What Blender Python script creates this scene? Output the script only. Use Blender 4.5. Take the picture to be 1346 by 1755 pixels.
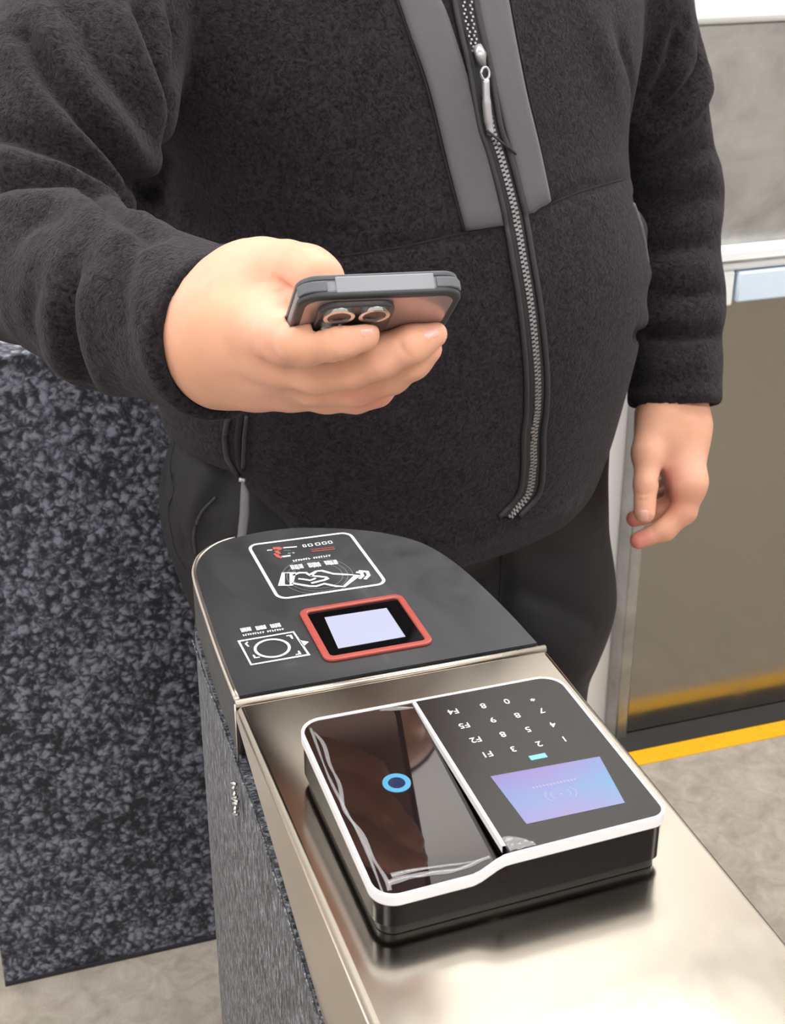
import bpy, bmesh, math, random
import numpy as np
from mathutils import Vector, Matrix
from mathutils.bvhtree import BVHTree
random.seed(7); np.random.seed(7)
for o in list(bpy.data.objects): bpy.data.objects.remove(o)
SC = bpy.context.scene; COL = SC.collection

# ------------------------------------------------------------------ camera
FPX = 2477.27                      # focal length in pixels of the 1346x1755 frame
CAM = np.array([-0.13931, -0.71873, 1.47620])
FW = np.array([0.283377, 0.854282, -0.435774])
RT = np.array([0.948991, -0.315303, -0.001000])
UP = np.array([0.138255, 0.413262, 0.900056])
cd = bpy.data.cameras.new('camera'); cam = bpy.data.objects.new('camera', cd); COL.objects.link(cam)
cd.sensor_fit = 'VERTICAL'; cd.sensor_height = 36.0; cd.lens = FPX/1755*36
cd.clip_start = 0.02
cam.matrix_world = Matrix(((RT[0], UP[0], -FW[0], CAM[0]), (RT[1], UP[1], -FW[1], CAM[1]), (RT[2], UP[2], -FW[2], CAM[2]), (0, 0, 0, 1)))
cd.dof.use_dof = True; cd.dof.focus_distance = 0.92; cd.dof.aperture_fstop = 26
SC.camera = cam

# ------------------------------------------------------------------ world, exposure, lights
w = bpy.data.worlds.new('world'); SC.world = w; w.use_nodes = True
w.node_tree.nodes['Background'].inputs[0].default_value = (0.9, 0.93, 1, 1)
w.node_tree.nodes['Background'].inputs[1].default_value = 0.3
SC.view_settings.view_transform = 'Standard'; SC.view_settings.look = 'None'
SC.view_settings.gamma = 1; SC.view_settings.use_curve_mapping = False
SC.view_settings.exposure = -0.55
def area(name, loc, sx, sy, power, col, rot=(0, 0, 0)):
    l = bpy.data.lights.new(name, 'AREA'); l.shape = 'RECTANGLE'; l.size = sx; l.size_y = sy
    l.energy = power; l.color = col
    o = bpy.data.objects.new(name, l); COL.objects.link(o); o.location = loc; o.rotation_euler = rot
    return o
CEIL = 2.75
LIGHTS = [(-1.3, -1.35, 44), (-1.3, 0.75, 40), (0.5, -1.35, 38), (0.5, 0.75, 36), (2.1, -1.35, 30), (2.1, 0.75, 36)]
for i, (lx, ly, pw) in enumerate(LIGHTS):
    area('ceiling_lamp', (lx, ly, CEIL-0.06), 1.15, 0.55, pw, (1.0, 0.985, 0.965))

# ------------------------------------------------------------------ helpers
def npv(*a): return np.array(a, float)
def P(x, y, d):                    # photo pixel + depth in metres -> world point
    return CAM + d*(FW + RT*(x-673)/FPX - UP*(y-877.5)/FPX)
def V(r, u, f): return RT*r + UP*u + FW*f
def nrm(v): v = np.asarray(v, float); return v/np.linalg.norm(v)

def link(name, me, mat=None, parent=None, smooth=False):
    o = bpy.data.objects.new(name, me); COL.objects.link(o)
    if mat is not None:
        for m in (mat if isinstance(mat, (list, tuple)) else [mat]): me.materials.append(m)
    if smooth:
        me.polygons.foreach_set('use_smooth', [True]*len(me.polygons))
    if parent is not None: o.parent = parent; o.matrix_parent_inverse = parent.matrix_world.inverted() if False else Matrix.Translation(-Vector(parent.location))
    return o
def mesh(name, vs, fs, mat=None, parent=None, smooth=False):
    me = bpy.data.meshes.new(name); me.from_pydata([tuple(map(float, v)) for v in vs], [], [tuple(map(int, f)) for f in fs]); me.update()
    return link(name, me, mat, parent, smooth)
def bmobj(name, bm, mat=None, parent=None, smooth=False, auto=None):
    bmesh.ops.recalc_face_normals(bm, faces=bm.faces)
    me = bpy.data.meshes.new(name); bm.to_mesh(me); bm.free()
    o = link(name, me, mat, parent, smooth)
    if auto is not None: shade_auto(o, auto)
    return o
def shade_auto(o, deg=35):
    me = o.data; bm = bmesh.new(); bm.from_mesh(me)
    for f in bm.faces: f.smooth = True
    for e in bm.edges:
        if len(e.link_faces) == 2: e.smooth = e.calc_face_angle(0) < math.radians(deg)
    bm.to_mesh(me); bm.free()
def bevel(o, wdt, seg=3, angle=30):
    m = o.modifiers.new('bevel', 'BEVEL'); m.width = wdt; m.segments = seg; m.limit_method = 'ANGLE'; m.angle_limit = math.radians(angle)
    m.harden_normals = False
    return o
def tag(o, label=None, cat=None, group=None, kind=None):
    if label: o['label'] = label
    if cat: o['category'] = cat
    if group: o['group'] = group
    if kind: o['kind'] = kind
    return o
def empty(name, loc, label, cat):
    o = bpy.data.objects.new(name, None); COL.objects.link(o); o.location = loc; o.empty_display_size = 0.05
    return tag(o, label, cat)
def box(name, lo, hi, mat, parent=None, bev=0):
    bm = bmesh.new(); bmesh.ops.create_cube(bm, size=1)
    for v in bm.verts: v.co = Vector([lo[i]+(v.co[i]+.5)*(hi[i]-lo[i]) for i in range(3)])
    o = bmobj(name, bm, mat, parent)
    if bev: bevel(o, bev); shade_auto(o)
    return o
def rrect(x0, y0, x1, y1, r, n=8):
    if not hasattr(r, '__len__'): r = [r]*4
    pts = []
    for (cx, cy, sx, sy, rr, a0) in ((x1, y1, -1, -1, r[0], 0), (x0, y1, 1, -1, r[1], 90), (x0, y0, 1, 1, r[2], 180), (x1, y0, -1, 1, r[3], 270)):
        for k in range(n+1):
            a = math.radians(a0+90*k/n); pts.append((cx+sx*rr+rr*math.cos(a), cy+sy*rr+rr*math.sin(a)))
    return pts
def prism(name, pts, z0, z1, mat, parent=None, bev=0, seg=3, xf=None, auto=35, zf=None):
    """pts in plan, extruded z0..z1; xf maps (x,y,z) to world"""
    n = len(pts); vs = []
    for z in (z0, z1):
        for (x, y) in pts:
            zz = z if zf is None or z == z0 else zf(x, y, z)
            vs.append((x, y, zz) if xf is None else xf(x, y, zz))
    fs = [tuple(range(n))[::-1], tuple(range(n, 2*n))]+[(i, (i+1) % n, n+(i+1) % n, n+i) for i in range(n)]
    o = mesh(name, vs, fs, mat, parent)
    bm = bmesh.new(); bm.from_mesh(o.data); bmesh.ops.recalc_face_normals(bm, faces=bm.faces); bm.to_mesh(o.data); bm.free()
    if bev: bevel(o, bev, seg, 40)
    shade_auto(o, auto)
    return o
def ring_prism(name, outer, inner, z0, z1, mat, parent=None, xf=None, zf=None, bev=0):
    n = len(outer); vs = []
    for z in (z0, z1):
        for L in (outer, inner):
            for (x, y) in L:
                zz = z if zf is None else zf(x, y, z)
                vs.append((x, y, zz) if xf is None else xf(x, y, zz))
    fs = []
    for i in range(n):
        j = (i+1) % n
        a, b, c, d = i, j, n+j, n+i                # bottom outer->inner
        fs += [(a, d, c, b), (2*n+a, 2*n+b, 2*n+c, 2*n+d), (a, b, 2*n+b, 2*n+a), (d, 2*n+d, 2*n+c, c)]
    o = mesh(name, vs, fs, mat, parent)
    if bev: bevel(o, bev, 3, 40)
    shade_auto(o, 40)
    return o
def tube(bm, pts, r, n=8, cap=True):
    pts = [np.asarray(p, float) for p in pts]; rs = r if hasattr(r, '__len__') else [r]*len(pts)
    rings = []; ref = npv(0, 0, 1)
    for i, p in enumerate(pts):
        t = nrm(pts[min(i+1, len(pts)-1)]-pts[max(i-1, 0)])
        if abs(t @ ref) > .95: ref = npv(1, 0, 0) if abs(t[0]) < .9 else npv(0, 1, 0)
        a = nrm(np.cross(t, ref)); b = np.cross(t, a)
        rings.append([bm.verts.new(tuple(p+rs[i]*(a*math.cos(2*math.pi*k/n)+b*math.sin(2*math.pi*k/n)))) for k in range(n)])
    for i in range(len(rings)-1):
        for k in range(n):
            bm.faces.new((rings[i][k], rings[i][(k+1) % n], rings[i+1][(k+1) % n], rings[i+1][k]))
    if cap:
        bm.faces.new(rings[0][::-1]); bm.faces.new(rings[-1])
def spline(pts, n=10):             # Catmull-Rom through points
    pts = [np.asarray(p, float) for p in pts]; q = [2*pts[0]-pts[1]]+pts+[2*pts[-1]-pts[-2]]; out = []
    for i in range(1, len(q)-2):
        for k in range(n):
            t = k/n
            out.append(.5*((2*q[i])+(-q[i-1]+q[i+1])*t+(2*q[i-1]-5*q[i]+4*q[i+1]-q[i+2])*t*t+(-q[i-1]+3*q[i]-3*q[i+1]+q[i+2])*t**3))
    out.append(pts[-1]); return out

# ------------------------------------------------------------------ materials
def mat(name, col=(.5, .5, .5), rough=.5, metal=0, **kw):
    m = bpy.data.materials.new(name); m.use_nodes = True
    b = m.node_tree.nodes['Principled BSDF']
    b.inputs['Base Color'].default_value = (*col, 1); b.inputs['Roughness'].default_value = rough; b.inputs['Metallic'].default_value = metal
    for k, v in kw.items(): b.inputs[k.replace('_', ' ')].default_value = v
    return m
def N(m, t, **kw):
    n = m.node_tree.nodes.new(t)
    for k, v in kw.items():
        if k.startswith('i_'): n.inputs[k[2:].replace('_', ' ')].default_value = v
        else: setattr(n, k, v)
    return n
def L(m, a, b): m.node_tree.links.new(a, b)
def coords(m, scale=(1, 1, 1), rot=(0, 0, 0)):
    c = N(m, 'ShaderNodeTexCoord'); mp = N(m, 'ShaderNodeMapping'); mp.inputs['Scale'].default_value = scale; mp.inputs['Rotation'].default_value = rot
    L(m, c.outputs['Object'], mp.inputs['Vector']); return mp.outputs['Vector']
def noise(m, vec, scale, detail=3, rough=.5, dist=0):
    n = N(m, 'ShaderNodeTexNoise'); n.inputs['Scale'].default_value = scale; n.inputs['Detail'].default_value = detail
    n.inputs['Roughness'].default_value = rough; n.inputs['Distortion'].default_value = dist; L(m, vec, n.inputs['Vector']); return n.outputs['Fac']
def ramp(m, fac, stops):
    r = N(m, 'ShaderNodeValToRGB'); e = r.color_ramp.elements
    while len(e) < len(stops): e.new(.5)
    for i, (p, c) in enumerate(stops): e[i].position = p; e[i].color = (*c, 1) if len(c) == 3 else c
    L(m, fac, r.inputs['Fac']); return r.outputs['Color']
def bsdf(m): return m.node_tree.nodes['Principled BSDF']
def bump(m, fac, strength=.3, dist=.001, prev=None):
    b = N(m, 'ShaderNodeBump'); b.inputs['Strength'].default_value = strength; b.inputs['Distance'].default_value = dist
    L(m, fac, b.inputs['Height'])
    if prev is not None: L(m, prev, b.inputs['Normal'])
    L(m, b.outputs['Normal'], bsdf(m).inputs['Normal']); return b.outputs['Normal']
def g(v): return tuple(((c/255+.055)/1.055)**2.4 if c/255 > .04045 else c/255/12.92 for c in v)

def m_steel(name, col, rough, stretch, amount=.12, smudge=.12):
    m = mat(name, g(col), rough, 1.0); v = coords(m, stretch)
    n1 = noise(m, v, 60, 4, .6); v2 = coords(m, (1, 1, 1)); n2 = noise(m, v2, 9, 5, .6, 1.2)
    mr = N(m, 'ShaderNodeMapRange'); mr.inputs['From Min'].default_value = .3; mr.inputs['From Max'].default_value = .7
    mr.inputs['To Min'].default_value = rough-smudge; mr.inputs['To Max'].default_value = rough+smudge; L(m, n2, mr.inputs['Value'])
    L(m, mr.outputs['Result'], bsdf(m).inputs['Roughness'])
    bump(m, n1, amount, .0006)
    return m
M = {}
M['steel_top'] = m_steel('brushed steel', (176, 169, 158), .17, (24, 1, 1), .012, .03)
M['steel_edge'] = m_steel('steel edge', (205, 196, 186), .30, (20, 1, 1), .01, .04)
M['steel_panel'] = m_steel('stainless panel', (158, 154, 146), .19, (1, 1, 14), .008, .05)
M['steel_light'] = m_steel('light steel panel', (172, 172, 170), .42, (1, 1, 5), .02, .08)
m = M['steel_light']; c = ramp(m, noise(m, coords(m, (1, 1, 1.4)), 7, 5, .6, .8), [(.3, g((150, 150, 149))), (.7, g((190, 189, 187)))]); L(m, c, bsdf(m).inputs['Base Color'])
M['steel_dark'] = m_steel('dark steel', (66, 66, 70), .40, (1, 1, 14), .08, .05)
M['chrome'] = mat('chrome', g((220, 220, 220)), .12, 1.0)
# speckled brushed cladding of the gate
m = mat('speckled cladding', g((120, 122, 126)), .5, .25); v = coords(m, (1, 2.0, .42))
n1 = noise(m, v, 230, 4, .75, .6); c = ramp(m, n1, [(.38, g((22, 24, 30))), (.5, g((70, 73, 81))), (.64, g((150, 154, 164)))])
L(m, c, bsdf(m).inputs['Base Color']); bump(m, n1, .25, .0008); M['cladding'] = m
# black printed cover plate
m = mat('black cover plate', g((58, 59, 63)), .42); v = coords(m, (1, .6, 1), (0, 0, .6)); n1 = noise(m, v, 14, 5, .62, 1.6)
c = ramp(m, n1, [(.3, g((34, 35, 39))), (.60, g((44, 45, 49))), (.74, g((62, 62, 66)))]); L(m, c, bsdf(m).inputs['Base Color'])
c2 = ramp(m, n1, [(.35, (.42,)*3), (.75, (.60,)*3)]); L(m, c2, bsdf(m).inputs['Roughness']); M['plate'] = m
M['print_white'] = mat('white print', g((232, 232, 236)), .5)
M['print_faint'] = mat('faint print', g((112, 113, 118)), .5)
M['print_red'] = mat('red print', g((170, 84, 74)), .5)
M['print_teal'] = mat('teal print', g((70, 120, 120)), .5)
M['red_plastic'] = mat('red plastic', g((158, 70, 62)), .35)
M['black_gloss'] = mat('black glass', g((8, 7, 8)), .03, 0, Specular_IOR_Level=.5)
M['brown_gloss'] = mat('dark brown glass', g((26, 18, 18)), .025, 0, Specular_IOR_Level=.6, Coat_Weight=.3)
M['panel_gloss'] = mat('satin black panel', g((27, 26, 25)), .2, 0, Specular_IOR_Level=.35)
M['white_plastic'] = mat('white plastic', g((218, 216, 220)), .35)
M['reader_body'] = mat('black reader housing', g((24, 22, 22)), .18, 0, Specular_IOR_Level=.2)
M['reader_base'] = mat('dark grey base', g((34, 32, 32)), .4, 0, Specular_IOR_Level=.25)
M['lens'] = mat('lens glass', g((32, 42, 72)), .05)
def emis(name, col, s):
    m = mat(name, (0, 0, 0), .3); b = bsdf(m); b.inputs['Emission Color'].default_value = (*g(col), 1); b.inputs['Emission Strength'].default_value = s; return m
M['ring_light'] = emis('blue ring light', (92, 190, 235), 1.5)
M['cyan_led'] = emis('cyan indicator', (150, 232, 245), 1.6)
M['lit_screen'] = emis('lit scanner window', (222, 224, 252), 1.42)
m = emis('colour display', (150, 150, 220), 1.2); cc = N(m, 'ShaderNodeTexCoord'); sp = N(m, 'ShaderNodeSeparateXYZ'); L(m, cc.outputs['Generated'], sp.inputs[0])
r = ramp(m, sp.outputs['X'], [(0, g((156, 156, 236))), (.45, g((176, 156, 232))), (.75, g((150, 172, 238))), (1, g((120, 190, 240)))])
r2 = ramp(m, sp.outputs['Y'], [(0, g((196, 190, 236))), (.45, g((150, 200, 246))), (1, g((186, 150, 224)))])
mx = N(m, 'ShaderNodeMix', data_type='RGBA'); mx.inputs[0].default_value = .5; L(m, r, mx.inputs[6]); L(m, r2, mx.inputs[7]); L(m, mx.outputs[2], bsdf(m).inputs['Emission Color']); M['display'] = m
M['display_mark'] = emis('display mark', (206, 200, 244), 1.2)
m = mat('clear film', (.55, .55, .58), .06, 0, Alpha=.30); M['film'] = m
# fleece
def m_fleece(name, lo, hi, sc=330, bs=.7):
    m = mat(name, g(hi), .95, 0, Sheen_Weight=.08, Sheen_Roughness=.5, Specular_IOR_Level=.12)
    m.node_tree.nodes['Principled BSDF'].inputs['Sheen Tint'].default_value = (.85, .8, .85, 1)
    v = coords(m); n1 = noise(m, v, sc, 3, .6, 1.4); n2 = noise(m, v, sc*.32, 3, .55, 2.2)
    ad = N(m, 'ShaderNodeMath', operation='ADD'); L(m, n1, ad.inputs[0]); L(m, n2, ad.inputs[1])
    hf = N(m, 'ShaderNodeMath', operation='MULTIPLY'); hf.inputs[1].default_value = .5; L(m, ad.outputs[0], hf.inputs[0])
    c = ramp(m, hf.outputs[0], [(.36, g(lo)), (.62, g(hi))]); L(m, c, bsdf(m).inputs['Base Color'])
    bump(m, hf.outputs[0], bs, .004); return m
M['fleece'] = m_fleece('black fleece', (9, 8, 10), (46, 42, 47))
m = mat('grey woven panel', g((76, 73, 78)), .62, 0, Sheen_Weight=.1); v = coords(m); n1 = noise(m, v, 38, 3, .5, .4); n2 = noise(m, coords(m, (1, 1, 1)), 1500, 1); bump(m, n2, .1, .0003, bump(m, n1, .25, .004)); M['woven'] = m
M['tape'] = mat('zipper tape', g((26, 25, 29)), .7)
M['piping'] = mat('piping', g((36, 34, 38)), .6)
M['seam'] = mat('seam thread', g((14, 13, 15)), .9)
M['zip_metal'] = mat('zipper teeth', g((150, 148, 152)), .35, .8)
M['pull_metal'] = mat('zipper slider', g((165, 163, 168)), .38, .7)
m = mat('black trousers', g((18, 18, 23)), .6, 0, Specular_IOR_Level=.3); n1 = noise(m, coords(m), 1200, 1); bump(m, n1, .08, .0003); M['trouser'] = m
M['strap'] = mat('grey strap', g((92, 91, 96)), .6)
M['shoe'] = mat('black shoe', g((24, 24, 26)), .5)
# skin
m = mat('skin', g((200, 148, 122)), .5, 0, Subsurface_Weight=.22, Subsurface_Scale=.006, Specular_IOR_Level=.3)
bsdf(m).inputs['Subsurface Radius'].default_value = (1, .35, .2)
v = coords(m); n1 = noise(m, v, 22, 3, .5, .3); n2 = noise(m, v, 900, 3, .6)
at = N(m, 'ShaderNodeAttribute', attribute_name='flush'); c = ramp(m, n1, [(.35, g((206, 154, 126))), (.68, g((216, 162, 140)))])
mx = N(m, 'ShaderNodeMix', data_type='RGBA'); L(m, at.outputs['Fac'], mx.inputs[0]); L(m, c, mx.inputs[6]); mx.inputs[7].default_value = (*g((208, 122, 112)), 1)
L(m, mx.outputs[2], bsdf(m).inputs['Base Color']); bump(m, n2, .12, .0003); M['skin'] = m
M['nail'] = mat('finger nail', g((215, 162, 148)), .25)
M['hair'] = mat('black hair', g((22, 19, 18)), .5)
# room
m = mat('white painted wall', g((232, 230, 228)), .7); M['wall'] = m
m = mat('ceiling paint', g((226, 226, 224)), .8); M['ceil'] = m
m = mat('beige vinyl floor', g((140, 130, 118)), .5); v = coords(m); n1 = noise(m, v, 26, 6, .7, .8); n2 = noise(m, v, 4, 2)
c = ramp(m, n1, [(.3, g((134, 126, 117))), (.5, g((152, 144, 134))), (.7, g((168, 160, 150)))]); L(m, c, bsdf(m).inputs['Base Color']); bump(m, n1, .1, .001); M['floor'] = m
m = mat('speckled stone', g((70, 72, 82)), .55)
v = coords(m); nz = N(m, 'ShaderNodeTexNoise'); nz.inputs['Scale'].default_value = 85; nz.inputs['Detail'].default_value = 3; nz.inputs['Roughness'].default_value = .55; nz.inputs['Distortion'].default_value = .5; L(m, v, nz.inputs['Vector'])
vo = N(m, 'ShaderNodeTexVoronoi', feature='DISTANCE_TO_EDGE'); vo.inputs['Scale'].default_value = 75
mxv = N(m, 'ShaderNodeVectorMath', operation='MULTIPLY_ADD'); mxv.inputs[1].default_value = (.022, .022, .022); L(m, nz.outputs['Color'], mxv.inputs[0]); L(m, v, mxv.inputs[2]); L(m, mxv.outputs[0], vo.inputs['Vector'])
n2 = noise(m, v, 9, 3, .6, .6); n3 = noise(m, v, 34, 3, .6, .8)
a1 = N(m, 'ShaderNodeMath', operation='MULTIPLY_ADD'); a1.inputs[1].default_value = .9; L(m, vo.outputs['Distance'], a1.inputs[0]); L(m, nz.outputs['Fac'], a1.inputs[2])
a2 = N(m, 'ShaderNodeMath', operation='MULTIPLY_ADD'); a2.inputs[1].default_value = .30; L(m, n2, a2.inputs[0]); L(m, a1.outputs[0], a2.inputs[2])
ad = N(m, 'ShaderNodeMath', operation='MULTIPLY_ADD'); ad.inputs[1].default_value = .55; L(m, n3, ad.inputs[0]); L(m, a2.outputs[0], ad.inputs[2])
mr = N(m, 'ShaderNodeMapRange'); mr.inputs['From Min'].default_value = .7; mr.inputs['From Max'].default_value = 1.45; L(m, ad.outputs[0], mr.inputs['Value'])
c = ramp(m, mr.outputs['Result'], [(.22, g((22, 22, 30))), (.38, g((50, 51, 62))), (.55, g((88, 91, 104))), (.80, g((128, 132, 147)))]); L(m, c, bsdf(m).inputs['Base Color']); M['stone'] = m
M['stone_edge'] = mat('dark edging', g((34, 34, 40)), .6)
M['yellow'] = mat('yellow floor tape', g((216, 163, 6)), .5)
m = mat('black rubber strip', g((36, 33, 34)), .6); M['rubber'] = m
M['white_rail'] = mat('white enamelled rail', g((232, 234, 236)), .35)
M['blue_white'] = mat('pale blue cover', g((206, 222, 240)), .4)
M['lamp_panel'] = emis('ceiling light diffuser', (255, 250, 242), 5)

# ------------------------------------------------------------------ the room
X0, X1, Y0, YB = -2.4, 3.2, -2.9, 1.22
def struct(o): return tag(o, kind='structure')
struct(box('floor', (X0, Y0, -.05), (X1, YB, 0), M['floor']))
struct(box('ceiling', (X0, Y0, CEIL), (X1, YB, CEIL+.05), M['ceil']))
struct(box('wall_back', (X0, YB, 0), (X1, YB+.06, CEIL), M['wall']))
struct(box('wall_front', (X0, Y0-.06, 0), (X1, Y0, CEIL), M['wall']))
struct(box('wall_left', (X0-.06, Y0, 0), (X0, YB, CEIL), M['wall']))
struct(box('wall_right', (X1, Y0, 0), (X1+.06, YB, CEIL), M['wall']))
for i, (lx, ly, pw) in enumerate(LIGHTS):
    t = empty('ceiling_light', (lx, ly, CEIL-.03), 'flat white rectangular ceiling light, %s, %s' % (('left row', 'middle row', 'right row')[i//2], ('behind the camera', 'above the gate')[i % 2]), 'light')
    t['group'] = 'flat ceiling lights'
    ring_prism('frame', rrect(lx-.62, ly-.32, lx+.62, ly+.32, .01, 2), rrect(lx-.59, ly-.29, lx+.59, ly+.29, .008, 2), CEIL-.035, CEIL-.001, M['white_rail'], t)
    box('diffuser', (lx-.59, ly-.29, CEIL-.025), (lx+.59, ly+.29, CEIL-.005), M['lamp_panel'], t)

# speckled partition
pt = empty('partition', (.1, .93, 0), 'dark speckled grey waist-high partition panel standing on the floor left of the man', 'partition')
box('panel', (-.172, .905, .004), (.42, .955, .918), M['stone'], pt, .002)
box('base_edging', (-.172, .902, 0), (.42, .957, .006), M['stone_edge'], pt)

# stainless wall cladding on the right, with rail
mp = empty('metal_partition', (1.6, 1.2, 0), 'stainless steel partition with white rail behind the man on the right', 'partition')
box('lower_panel', (.925, 1.183, 0.0), (2.9, 1.205, .80), M['steel_panel'], mp)
box('upper_panel', (.925, 1.181, .87), (2.9, 1.205, 1.205), M['steel_light'], mp, .004)
box('post', (.902, 1.172, 0), (.925, 1.215, 1.23), M['steel_light'], mp, .003)
r_ = box('rail', (.925, 1.150, .846), (2.9, 1.182, .880), M['white_rail'], mp, .006)
box('rail_groove', (.926, 1.147, .860), (2.9, 1.151, .8635), M['steel_light'], r_)
box('top_rail', (.925, 1.165, 1.205), (2.9, 1.215, 1.30), M['white_rail'], mp, .01)
cb = empty('rail_cover', (1.3, 1.15, .80), 'pale blue white rectangular cover hanging under the white rail at the right edge', 'cover')
box('cover_plate', (1.038, 1.148, .795), (1.62, 1.178, .844), M['blue_white'], cb, .004)
box('end_bracket', (.99, 1.152, .790), (1.034, 1.178, .846), M['white_rail'], cb, .004)
bm = bmesh.new(); bmesh.ops.create_uvsphere(bm, u_segments=16, v_segments=10, radius=.010)
for v_ in bm.verts: v_.co = Vector((v_.co.x*.7+1.006, v_.co.y*.6+1.149, v_.co.z*1.6+.818))
bmobj('knob', bm, M['chrome'], cb, True)
tag(box('floor_strip', (.60, 1.131, 0), (2.9, 1.181, .003), M['rubber']), 'black rubber strip on the floor along the foot of the steel partition', 'floor strip')
tag(box('floor_tape', (.60, 1.090, 0), (2.9, 1.130, .0015), M['yellow']), 'bright yellow marking tape on the floor in front of the black strip', 'floor tape')

# ------------------------------------------------------------------ the gate
W = .2
gate = empty('turnstile', (.1, -.3, 0), 'slim brushed steel access gate with rounded black head plate and side cladding', 'turnstile')
outl = [(0, 0), (.001, .05), (.003, .10), (.006, .155), (.010, .176), (.018, .192), (.033, .206), (.056, .2135), (.078, .215), (.10, .2115), (.132, .1985), (.158, .181), (.178, .156), (.190, .115), (.197, .055), (.2, 0)]
outl = [tuple(p[:2]) for p in spline([npv(*p, 0) for p in outl], 5)]
def inset(pts, d):
    n = len(pts); out = []
    for i in range(n):
        a, b, c = np.array(pts[i-1]), np.array(pts[i]), np.array(pts[(i+1) % n])
        t1, t2 = nrm(b-a), nrm(c-b); n1 = npv(t1[1], -t1[0]); n2 = npv(t2[1], -t2[0])
        # outline runs clockwise: interior on the right
        nn = n1+n2; nn = nn/max(.3, (nn @ n1)) if np.linalg.norm(nn) > 1e-6 else n1
        out.append(tuple(b+nn*d))
    return out
# steel body under the head, and cabinet
body_o = outl+[(.2, -1.05), (0, -1.05)]
prism('cabinet', inset(body_o, .0045), .02, .99, M['steel_dark'], gate)
cl_o = outl+[(.2, -1.05), (0, -1.05)]
# cladding: shell hugging the cabinet with a top edge that dips toward the near end
def clad():
    o1 = inset(cl_o, -.001); o0 = inset(cl_o, .006)
    def top(y): return .957-.0*y if y > -.05 else .957-(.032*min(1, (-.05-y)/.13))
    pts = []
    o1d, o0d = [], []
    n = len(o1)
    for i in range(n):
        a, b = np.array(o1[i]), np.array(o1[(i+1) % n]); a0, b0 = np.array(o0[i]), np.array(o0[(i+1) % n])
        k = max(1, int(np.linalg.norm(b-a)/.02))
        for j in range(k): o1d.append(tuple(a+(b-a)*j/k)); o0d.append(tuple(a0+(b0-a0)*j/k))
    return ring_prism('side_cladding', o1d, o0d, 0.0, 1.0, M['cladding'], gate, zf=lambda x, y, z: z if z == 0 else top(y))
clad()
# bright beaded top edge of the cladding
bm = bmesh.new(); tp = []
for p in spline([(.003, .15), (.001, .08), (-.0005, 0), (-.001, -.05), (-.001, -.115), (-.001, -.18), (-.001, -.4), (-.001, -1.0)], 14):
    y = p[1]; z = .957 if y > -.05 else .957-(.032*min(1, (-.05-y)/.13)); tp.append((p[0]-.0012+random.uniform(-.0004, .0004), y, z))
tube(bm, tp, .0007, 6); bmobj('cladding_edge', bm, M['cladding'], gate, True)
# head housing and its black plate
prism('head_housing', outl, .958, .9985, M['steel_dark'], gate, .004, 4)
bm = bmesh.new(); tube(bm, [(p[0]+.0014, p[1], 1.0000) for p in outl[:34]], [.0019]*24+[.0019-.00014*k for k in range(10)], 8); bmobj('head_rim', bm, M['steel_edge'], gate, True)
plate = prism('head_plate', inset(outl, .0030), .9988, 1.0008, M['plate'], gate)
# long steel lid
lid = prism('lid', [(0, -.0045), (.2, -.0045), (.2, -1.06), (0, -1.06)], .985, 1.0, M['steel_top'], gate, .0035, 4)
mesh('lid_flange', [(-.0006, -.005, 1-.004), (-.0006, -1.06, .996), (-.0006, -1.06, .925), (-.0006, -.19, .925), (-.0006, -.10, .957), (-.0006, -.05, .974), (-.0006, -.005, .989)]
     + [(.003, y, z) for (y, z) in ((-.005, .996), (-1.06, .996), (-1.06, .925), (-.19, .925), (-.10, .957), (-.05, .974), (-.005, .989))],
     [(0, 6, 5, 4, 3, 2, 1), (7, 8, 9, 10, 11, 12, 13)]+[(i, (i+1) % 7, 7+(i+1) % 7, 7+i) for i in range(7)], M['steel_edge'], gate)
bm = bmesh.new(); tube(bm, [(-.0002, -.0025, .9992), (.2002, -.0025, .9992)], .0024, 10); bmobj('seam_trim', bm, M['steel_edge'], gate, True)
bm = bmesh.new(); tube(bm, [(-.0005, -.0025, .999), (-.0005, -.0025, .958)], .0007, 6); bmobj('side_seam', bm, M['steel_edge'], gate, True)
# lock on the side
bm = bmesh.new()
for k in range(9):
    a = k*.7; tube(bm, [(-.0035, -.007+.0028*math.sin(a*1.7), .945-.0028*k), (-.0055, -.006+.0028*math.cos(a*2.1), .9435-.0028*k)], .0012, 6)
lk = bmobj('lock', bm, M['chrome'], gate, True)

# prints on the head plate
ZP = 1.0009
def flat(bm, pts, z=ZP, t=.00022):
    vs = [bm.verts.new((x, y, z+t)) for x, y in pts]; f = bm.faces.new(vs); f.normal_update()
    if f.normal.z < 0: f.normal_flip()
def ribbon(bm, pts, wd, z=ZP, t=.00022, closed=False, xf=None):
    pts = [np.array(p[:2], float) for p in pts]; n = len(pts); A = []; B = []
    for i in range(n):
        a = pts[i-1] if (i > 0 or closed) else pts[i]; b = pts[(i+1) % n] if (i < n-1 or closed) else pts[i]
        d = nrm(b-a); q = npv(-d[1], d[0])
        s = 1.0
        if (i > 0 and i < n-1) or closed:
            d1 = nrm(pts[i]-a); s = 1/max(.45, abs(d1 @ d))
        A.append(pts[i]+q*wd/2*s); B.append(pts[i]-q*wd/2*s)
    va = [bm.verts.new((p[0], p[1], z+t)) for p in A]; vb = [bm.verts.new((p[0], p[1], z+t)) for p in B]
    for i in range(n if closed else n-1):
        j = (i+1) % n; bm.faces.new((va[i], vb[i], vb[j], va[j]))
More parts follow.
